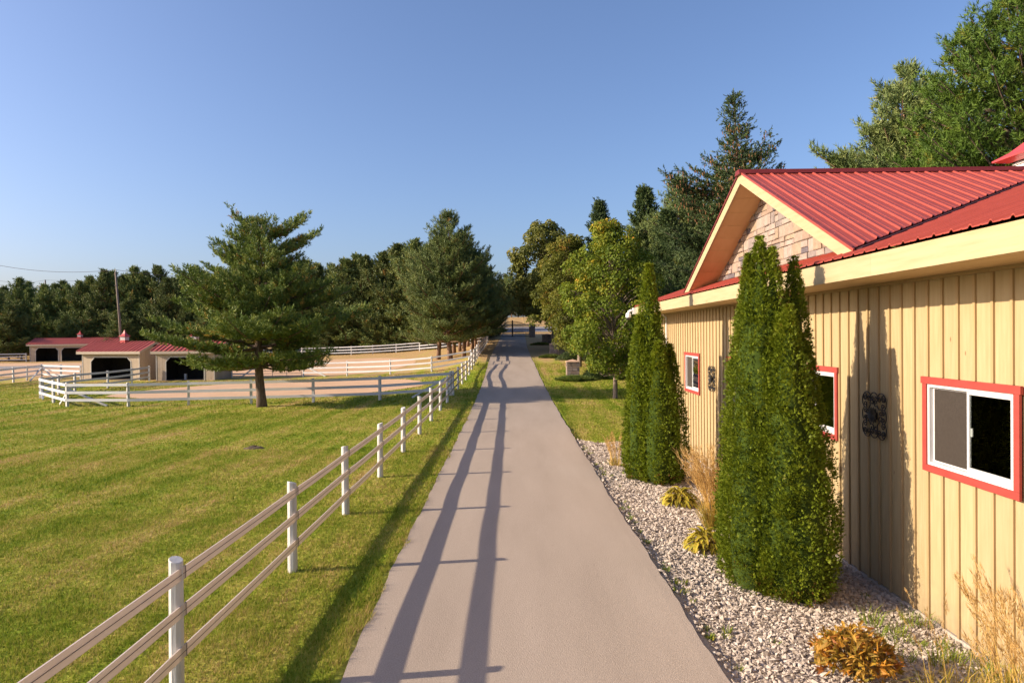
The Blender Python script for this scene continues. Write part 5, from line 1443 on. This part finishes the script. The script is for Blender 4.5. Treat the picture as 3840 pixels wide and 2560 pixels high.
def leaf_mesh(name, L, W, curl, m, nseg=4, fold=.15):
    mb = MB(); pts = []
    for i in range(nseg+1):
        t = i/nseg; w = W*.5*math.sin(math.pi*min(.97, t*.9+.06))**.8; z = curl*L*(t-1.5*t*t); x = L*t
        pts.append(((x, -w, z+fold*w), (x, 0, z), (x, w, z+fold*w)))
    for i in range(nseg):
        for k in (0, 1): mb.poly([pts[i][k], pts[i+1][k], pts[i+1][k+1], pts[i][k+1]])
    me = mb.mesh(name, m)
    a = me.attributes.new('rnd', 'FLOAT', 'POINT')
    a.data.foreach_set('value', [random.random()*.3+.35 for _ in me.vertices])
    return me
HL = [leaf_mesh('leaf', .22, .085, .9, M['hosta'], fold=.4), leaf_mesh('leaf', .19, .07, 1.1, M['hosta'], fold=.4), leaf_mesh('leaf', .16, .07, .7, M['hosta'], fold=.3)]
def hosta(label, x, y, n, s, seed):
    rg = random.Random(seed)
    t = thing('hosta', label, 'plant', (x, y, TZ(x, y)+.02))
    mb = MB()
    for k in range(n):
        a = k*2.399; q = math.sqrt((k+.5)/n)
        o = link('leaf', rg.choice(HL), t)
        r_ = .27*q*s; z = (.25*(1-q*q)+.05)*s
        o.location = (r_*math.cos(a), r_*math.sin(a), z)
        o.rotation_euler = Quaternion((0, 0, 1), a+rg.uniform(-.4, .4)).to_matrix().to_4x4().to_euler()
        o.rotation_euler.y = -.85+.95*q+rg.uniform(-.35, .35)
        o.rotation_euler.x = rg.uniform(-.4, .4)
        f = s*rg.uniform(.7, 1.1); o.scale = (f, f, f)
        mb.tube([(.02*math.cos(a), .02*math.sin(a), -.03), (r_*math.cos(a)*.6, r_*math.sin(a)*.6, z*.7), (r_*math.cos(a), r_*math.sin(a), z)], .006*s, 4, caps=False)
    tag(link('stalks', mb.mesh('stalks', M['stem']), t), kind='stuff')
hosta('yellowing hosta on the gravel between the two cedars', 3.50, 14.75, 130, 1.0, 1)
hosta('second yellow hosta tucked against the left side of the nearest cedar', 3.18, 11.6, 110, .92, 2)
PL = [leaf_mesh('leaf', .12, .036, .5, M['peony'], fold=.4), leaf_mesh('leaf', .10, .034, .9, M['peony'], fold=.5), leaf_mesh('leaf', .135, .042, .3, M['peony'], fold=.3)]
def peony(label, x, y, seed, ns=50, s=.88):
    rg = random.Random(seed)
    t = thing('peony_bush', label, 'plant', (x, y, TZ(x, y)+.02))
    mb = MB()
    for k in range(ns):
        a = k*2.399; q = math.sqrt((k+.5)/ns)
        top = Vector((.50*q*math.cos(a)*s, .50*q*math.sin(a)*s, (.62*(1-.55*q*q)+rg.uniform(-.08, .06))*s))
        mb.tube([(.08*q*math.cos(a), .08*q*math.sin(a), -.05), top*.6+Vector((0, 0, .08)), top], [.006, .005, .003], 4, caps=False)
        for j in range(6):
            b = a+rg.uniform(-2.4, 2.4); f = rg.uniform(0, .45)
            o = link('leaf', rg.choice(PL), t)
            o.location = top*(1-f*.55)+Vector((0, 0, .05*f))
            o.rotation_euler = (rg.uniform(-.6, .6), rg.uniform(-.55, .75), b)
            e = s*rg.uniform(.65, 1.2); o.scale = (e, e, e)
    tag(link('stems', mb.mesh('stems', M['stem']), t), kind='stuff')
    rng = np.random.default_rng(seed); n = 420
    a = rng.random(n)*6.283; q = np.sqrt(rng.random(n))
    c = np.stack([.46*q*np.cos(a), .46*q*np.sin(a), (.50*(1-.5*q*q))*rng.random(n)**.6+.05], 1)*s
    d = unit(np.stack([np.cos(a), np.sin(a), .3+rng.normal(0, .5, n)], 1)+rng.normal(0, .5, (n, 3)))
    V, r = needle_tris(c, d, 2, .10, .045, .7, rng, rng.uniform(.1, 1.0, n))
    tag(link('inner_leaves', tri_mesh('inner_leaves', V, r, M['peonyin']), t), kind='stuff')
peony('orange and bronze autumn peony clump on the gravel in the lower right', 3.62, 7.35, 5)

def blades(seed, base_r, n, h, lean, w, rlo, rhi, stiff=1.0, droopf=.3):
    rng = np.random.default_rng(seed)
    a = rng.random(n)*6.283; q = np.sqrt(rng.random(n))*base_r
    b = np.stack([q*np.cos(a), q*np.sin(a), np.zeros(n)], 1)
    hh = h*(.6+.45*rng.random(n)); l = lean*(.2+rng.random(n))
    az = a+rng.normal(0, .8, n)
    d = np.stack([np.cos(az), np.sin(az), np.zeros(n)], 1)
    mid = b+d*(l*hh*.35)[:, None]+np.array([0, 0, 1])*(hh*.6)[:, None]
    tip = b+d*(l*hh)[:, None]+np.array([0, 0, 1])*(hh*(1-droopf*l))[:, None]
    sd = np.stack([-np.sin(az+.8), np.cos(az+.8), np.zeros(n)], 1)*w/2
    V = np.stack([b-sd, b+sd, mid+sd*.8, b-sd, mid+sd*.8, mid-sd*.8, mid-sd*.8, mid+sd*.8, tip], 1).reshape(-1, 3)
    r = np.repeat(rng.uniform(rlo, rhi, n), 9)
    return V, r, mid, tip
def reed_grass(label, x, y, seed, nst, h, nlv, hl, base_r, lean, plume_l, plume_n, stw=.007, lean_all=(0, 0), pw=.010):
    t = thing('reed_grass', label, 'ornamental grass', (x, y, TZ(x, y)))
    V, r, mid, tip = blades(seed, base_r, nst, h, lean, stw, .45, 1.0, droopf=.15)
    off = lambda P: P+np.array([lean_all[0], lean_all[1], 0])*(np.maximum(P[:, 2:3], 0)/h)**1.5
    V = off(V); tag(link('stalks', tri_mesh('stalks', V, r, M['reed']), t), kind='stuff')
    V, r, _, _ = blades(seed+1, base_r*1.2, nlv, hl, lean*2.6, .011, .0, .55, droopf=.45)
    tag(link('leaves', tri_mesh('leaves', off(V), r, M['reed']), t), kind='stuff')
    rng = np.random.default_rng(seed+2)
    mid2, tip2 = off(mid), off(tip); ax = unit(tip2-mid2)
    u = rng.random((nst, plume_n, 1))
    c = (tip2-ax*plume_l)[:, None]+ax[:, None]*plume_l*u*1.0
    d = np.repeat(ax[:, None], plume_n, 1)+rng.normal(0, .22, (nst, plume_n, 3))
    V, r = needle_tris(c.reshape(-1, 3), d.reshape(-1, 3), 1, plume_l*.28, pw, .1, rng, rng.random(nst*plume_n))
    tag(link('plumes', tri_mesh('plumes', V, r, M['plume']), t), kind='stuff')
reed_grass('upright feather reed grass with tan plumes between the two cedars', 3.72, 12.95, 201, 110, 1.55, 240, .8, .13, .30, .42, 34, lean_all=(-.16, 0))
reed_grass('feathery tan grass clump in the lower right corner against the barn wall', 4.75, 6.1, 211, 62, 1.45, 700, .62, .36, .32, .30, 40, stw=.005, pw=.008, lean_all=(.05, .1))
reed_grass('second feathery grass clump at the right edge against the barn wall', 5.02, 6.85, 221, 30, 1.38, 300, .5, .24, .30, .28, 40, stw=.005, pw=.008)
reed_grass('loose grass tuft left of the feathery clumps in the lower right', 4.35, 6.75, 241, 18, 1.1, 260, .45, .3, .40, .2, 30, stw=.004, pw=.006)
reed_grass('small orange grass behind the left side of the second cedar', 2.72, 18.9, 231, 34, .95, 60, .4, .14, .3, .3, 26)

# ---- lawn blades, stones, weeds
def inside(P, x, y):
    P = smooth_poly(P, 4); n = len(P); c = np.zeros(len(x), bool); j = n-1
    for i in range(n):
        hit = ((P[i, 1] > y) != (P[j, 1] > y)) & (x < (P[j, 0]-P[i, 0])*(y-P[i, 1])/(P[j, 1]-P[i, 1]+1e-12)+P[i, 0])
        c ^= hit; j = i
    return c
def grass_band(y0, y1, x0, x1, dens, h, w, seed):
    rng = np.random.default_rng(seed)
    n = int((y1-y0)*(x1-x0)*dens)
    x = rng.uniform(x0, x1, n); y = rng.uniform(y0, y1, n)
    xc = XC(y)
    e = .05*np.sin(y*2.3)+.04*np.sin(y*6.1)
    ok = np.abs(x) < .80*y+1.5
    left = x < xc-2.02+e
    right = (x > xc+2.06+e) & (y > 23.2+.25*np.sin(x*3)) & ~((x > 5.2) & (y < 25.6))
    ok &= left | right
    ok &= ~inside(SAND1, x, y)
    dpine = np.hypot(x+13.7, y-36.6)
    ok &= ~((dpine < 1.5) & (rng.random(n) > dpine/1.5*.5))
    x, y = x[ok], y[ok]; n = len(x)
    clump = .5+.5*np.sin(x*2.7+1.3*np.sin(y*1.9))*np.sin(y*3.1+1.7*np.sin(x*2.3))
    hh = h*(.55+.7*rng.random(n))*(.75+.5*clump)
    edge = np.exp(-np.abs(x-(XC(y)-2.05))/.12); hh *= 1+.7*edge
    az = rng.random(n)*6.283
    d = np.stack([np.cos(az), np.sin(az), np.zeros(n)], 1)
    b = np.stack([x, y, T(x, y)-.004], 1)
    sd = np.stack([-np.sin(az), np.cos(az), np.zeros(n)], 1)*(w/2*(.7+.6*rng.random((n, 1))))
    tip = b+d*(hh*rng.uniform(.2, 1.1, n))[:, None]+np.array([0, 0, 1])*hh[:, None]
    return np.stack([b-sd, b+sd, tip], 1).reshape(-1, 3), np.repeat(rng.random(n), 3)
GB = [grass_band(4.5, 9, -8, -1.5, 2900, .052, .010, 1), grass_band(9, 14, -12, -1.5, 1700, .052, .0125, 2), grass_band(14, 22, -18.5, -1.6, 760, .055, .019, 3),
      grass_band(22, 34, -28, 5.6, 260, .055, .031, 4), grass_band(34, 60, -46, 9, 75, .075, .05, 5)]
V = np.concatenate([g[0] for g in GB]); r = np.concatenate([g[1] for g in GB])
tag(link('lawn_grass', tri_mesh('lawn_grass', V, r, M['blade'])), 'short mown grass blades of the lawn, thickest beside the driveway', 'grass', kind='stuff')

def stones():
    rng = np.random.default_rng(77)
    bm = bmesh.new(); bmesh.ops.create_icosphere(bm, subdivisions=1, radius=1)
    ico = (np.array([v.co[:] for v in bm.verts]), np.array([[v.index for v in f.verts] for f in bm.faces])); bm.free()
    octa = (np.array([[1, 0, 0], [0, 1, 0], [-1, 0, 0], [0, -1, 0], [0, 0, 1], [0, 0, -1.]])*1.12, np.array([[0, 1, 4], [1, 2, 4], [2, 3, 4], [3, 0, 4], [1, 0, 5], [2, 1, 5], [3, 2, 5], [0, 3, 5]]))
    N0 = 49000
    y = 3.6+(23.3-3.6)*rng.random(N0)**1.25
    x = rng.uniform(2.02, 5.39, N0)
    xe = XC(y)+2.06
    ok = (x > xe+.03*np.sin(y*9)) & (rng.random(N0) < np.where(x < xe+.15, .55, 1)) & (np.abs(x) < .80*y+.3)
    ok &= y < 23.1+.3*np.sin(x*4)
    x, y = x[ok], y[ok]
    Vs, Fs, Rs = [], [], []; base = 0
    for (bv, bf), sel in ((ico, y < 7.2), (octa, y >= 7.2)):
        xs, ys = x[sel], y[sel]; N = len(xs)
        s = np.exp(rng.normal(-3.82, .26, N))*np.clip(.8+.022*ys, .9, 1.3)
        s = np.where(rng.random(N) < .05, s*1.5, s)
        s = np.clip(s, .012, .058)
        shapes = bv[None]*(1+rng.normal(0, .17, (8, len(bv), 1)))
        ax = np.stack([rng.uniform(.8, 1.5, N), rng.uniform(.7, 1.1, N), rng.uniform(.32, .60, N)], 1)
        V = shapes[rng.integers(0, 8, N)]*ax[:, None]*s[:, None, None]
        q = rng.normal(0, 1, (N, 4)); q[:, 1:3] *= .35; q /= np.linalg.norm(q, axis=1, keepdims=True)
        w_, x_, y_, z_ = q.T
        Rm = np.stack([1-2*(y_*y_+z_*z_), 2*(x_*y_-z_*w_), 2*(x_*z_+y_*w_), 2*(x_*y_+z_*w_), 1-2*(x_*x_+z_*z_), 2*(y_*z_-x_*w_), 2*(x_*z_-y_*w_), 2*(y_*z_+x_*w_), 1-2*(x_*x_+y_*y_)], 1).reshape(-1, 3, 3)
        V = np.einsum('nij,nkj->nki', Rm, V)
        z = T(xs, ys)+.012+s*.15+rng.random(N)*.012
        V = V+np.stack([xs, ys, z], 1)[:, None]
        Vs.append(V.reshape(-1, 3)); Fs.append((bf[None]+base+(np.arange(N)*len(bv))[:, None, None]).ravel()); Rs.append(np.repeat(rng.random(N), len(bv)))
        base += N*len(bv)
    return np_mesh('river_rock', np.concatenate(Vs), np.concatenate(Fs), 3, M['pebble'], rnd=np.concatenate(Rs))
tag(link('river_rock', stones()), 'pale rounded river rock spread between the driveway and the barn', 'gravel', kind='stuff')

rg = random.Random(31)
def weed_patch():
    Vs, Rs = [], []
    for k in range(70):
        y = rg.uniform(4.5, 22); x = float(XC(y))+2.08+abs(rg.gauss(0, .16)) if k < 45 else rg.uniform(2.4, 5.2)
        V, r, _, _ = blades(500+k, .05, rg.randint(8, 26), rg.uniform(.05, .13), 1.0, .012, 0, .9)
        Vs.append(V+np.array([x, y, TZ(x, y)+.01])); Rs.append(r)
    for k in range(60):                                    # longer grass against the foundation
        y = rg.uniform(4.5, 9.0); x = rg.uniform(4.4, 5.35)
        V, r, _, _ = blades(700+k, .09, 26, rg.uniform(.12, .34), .9, .008, .1, .8)
        Vs.append(V+np.array([x, y, TZ(x, y)+.01])); Rs.append(r)
    return tri_mesh('weeds', np.concatenate(Vs), np.concatenate(Rs), M['weed'])
tag(link('weeds', weed_patch()), 'small green weeds along the broken driveway edge and among the river rock', 'weeds', kind='stuff')
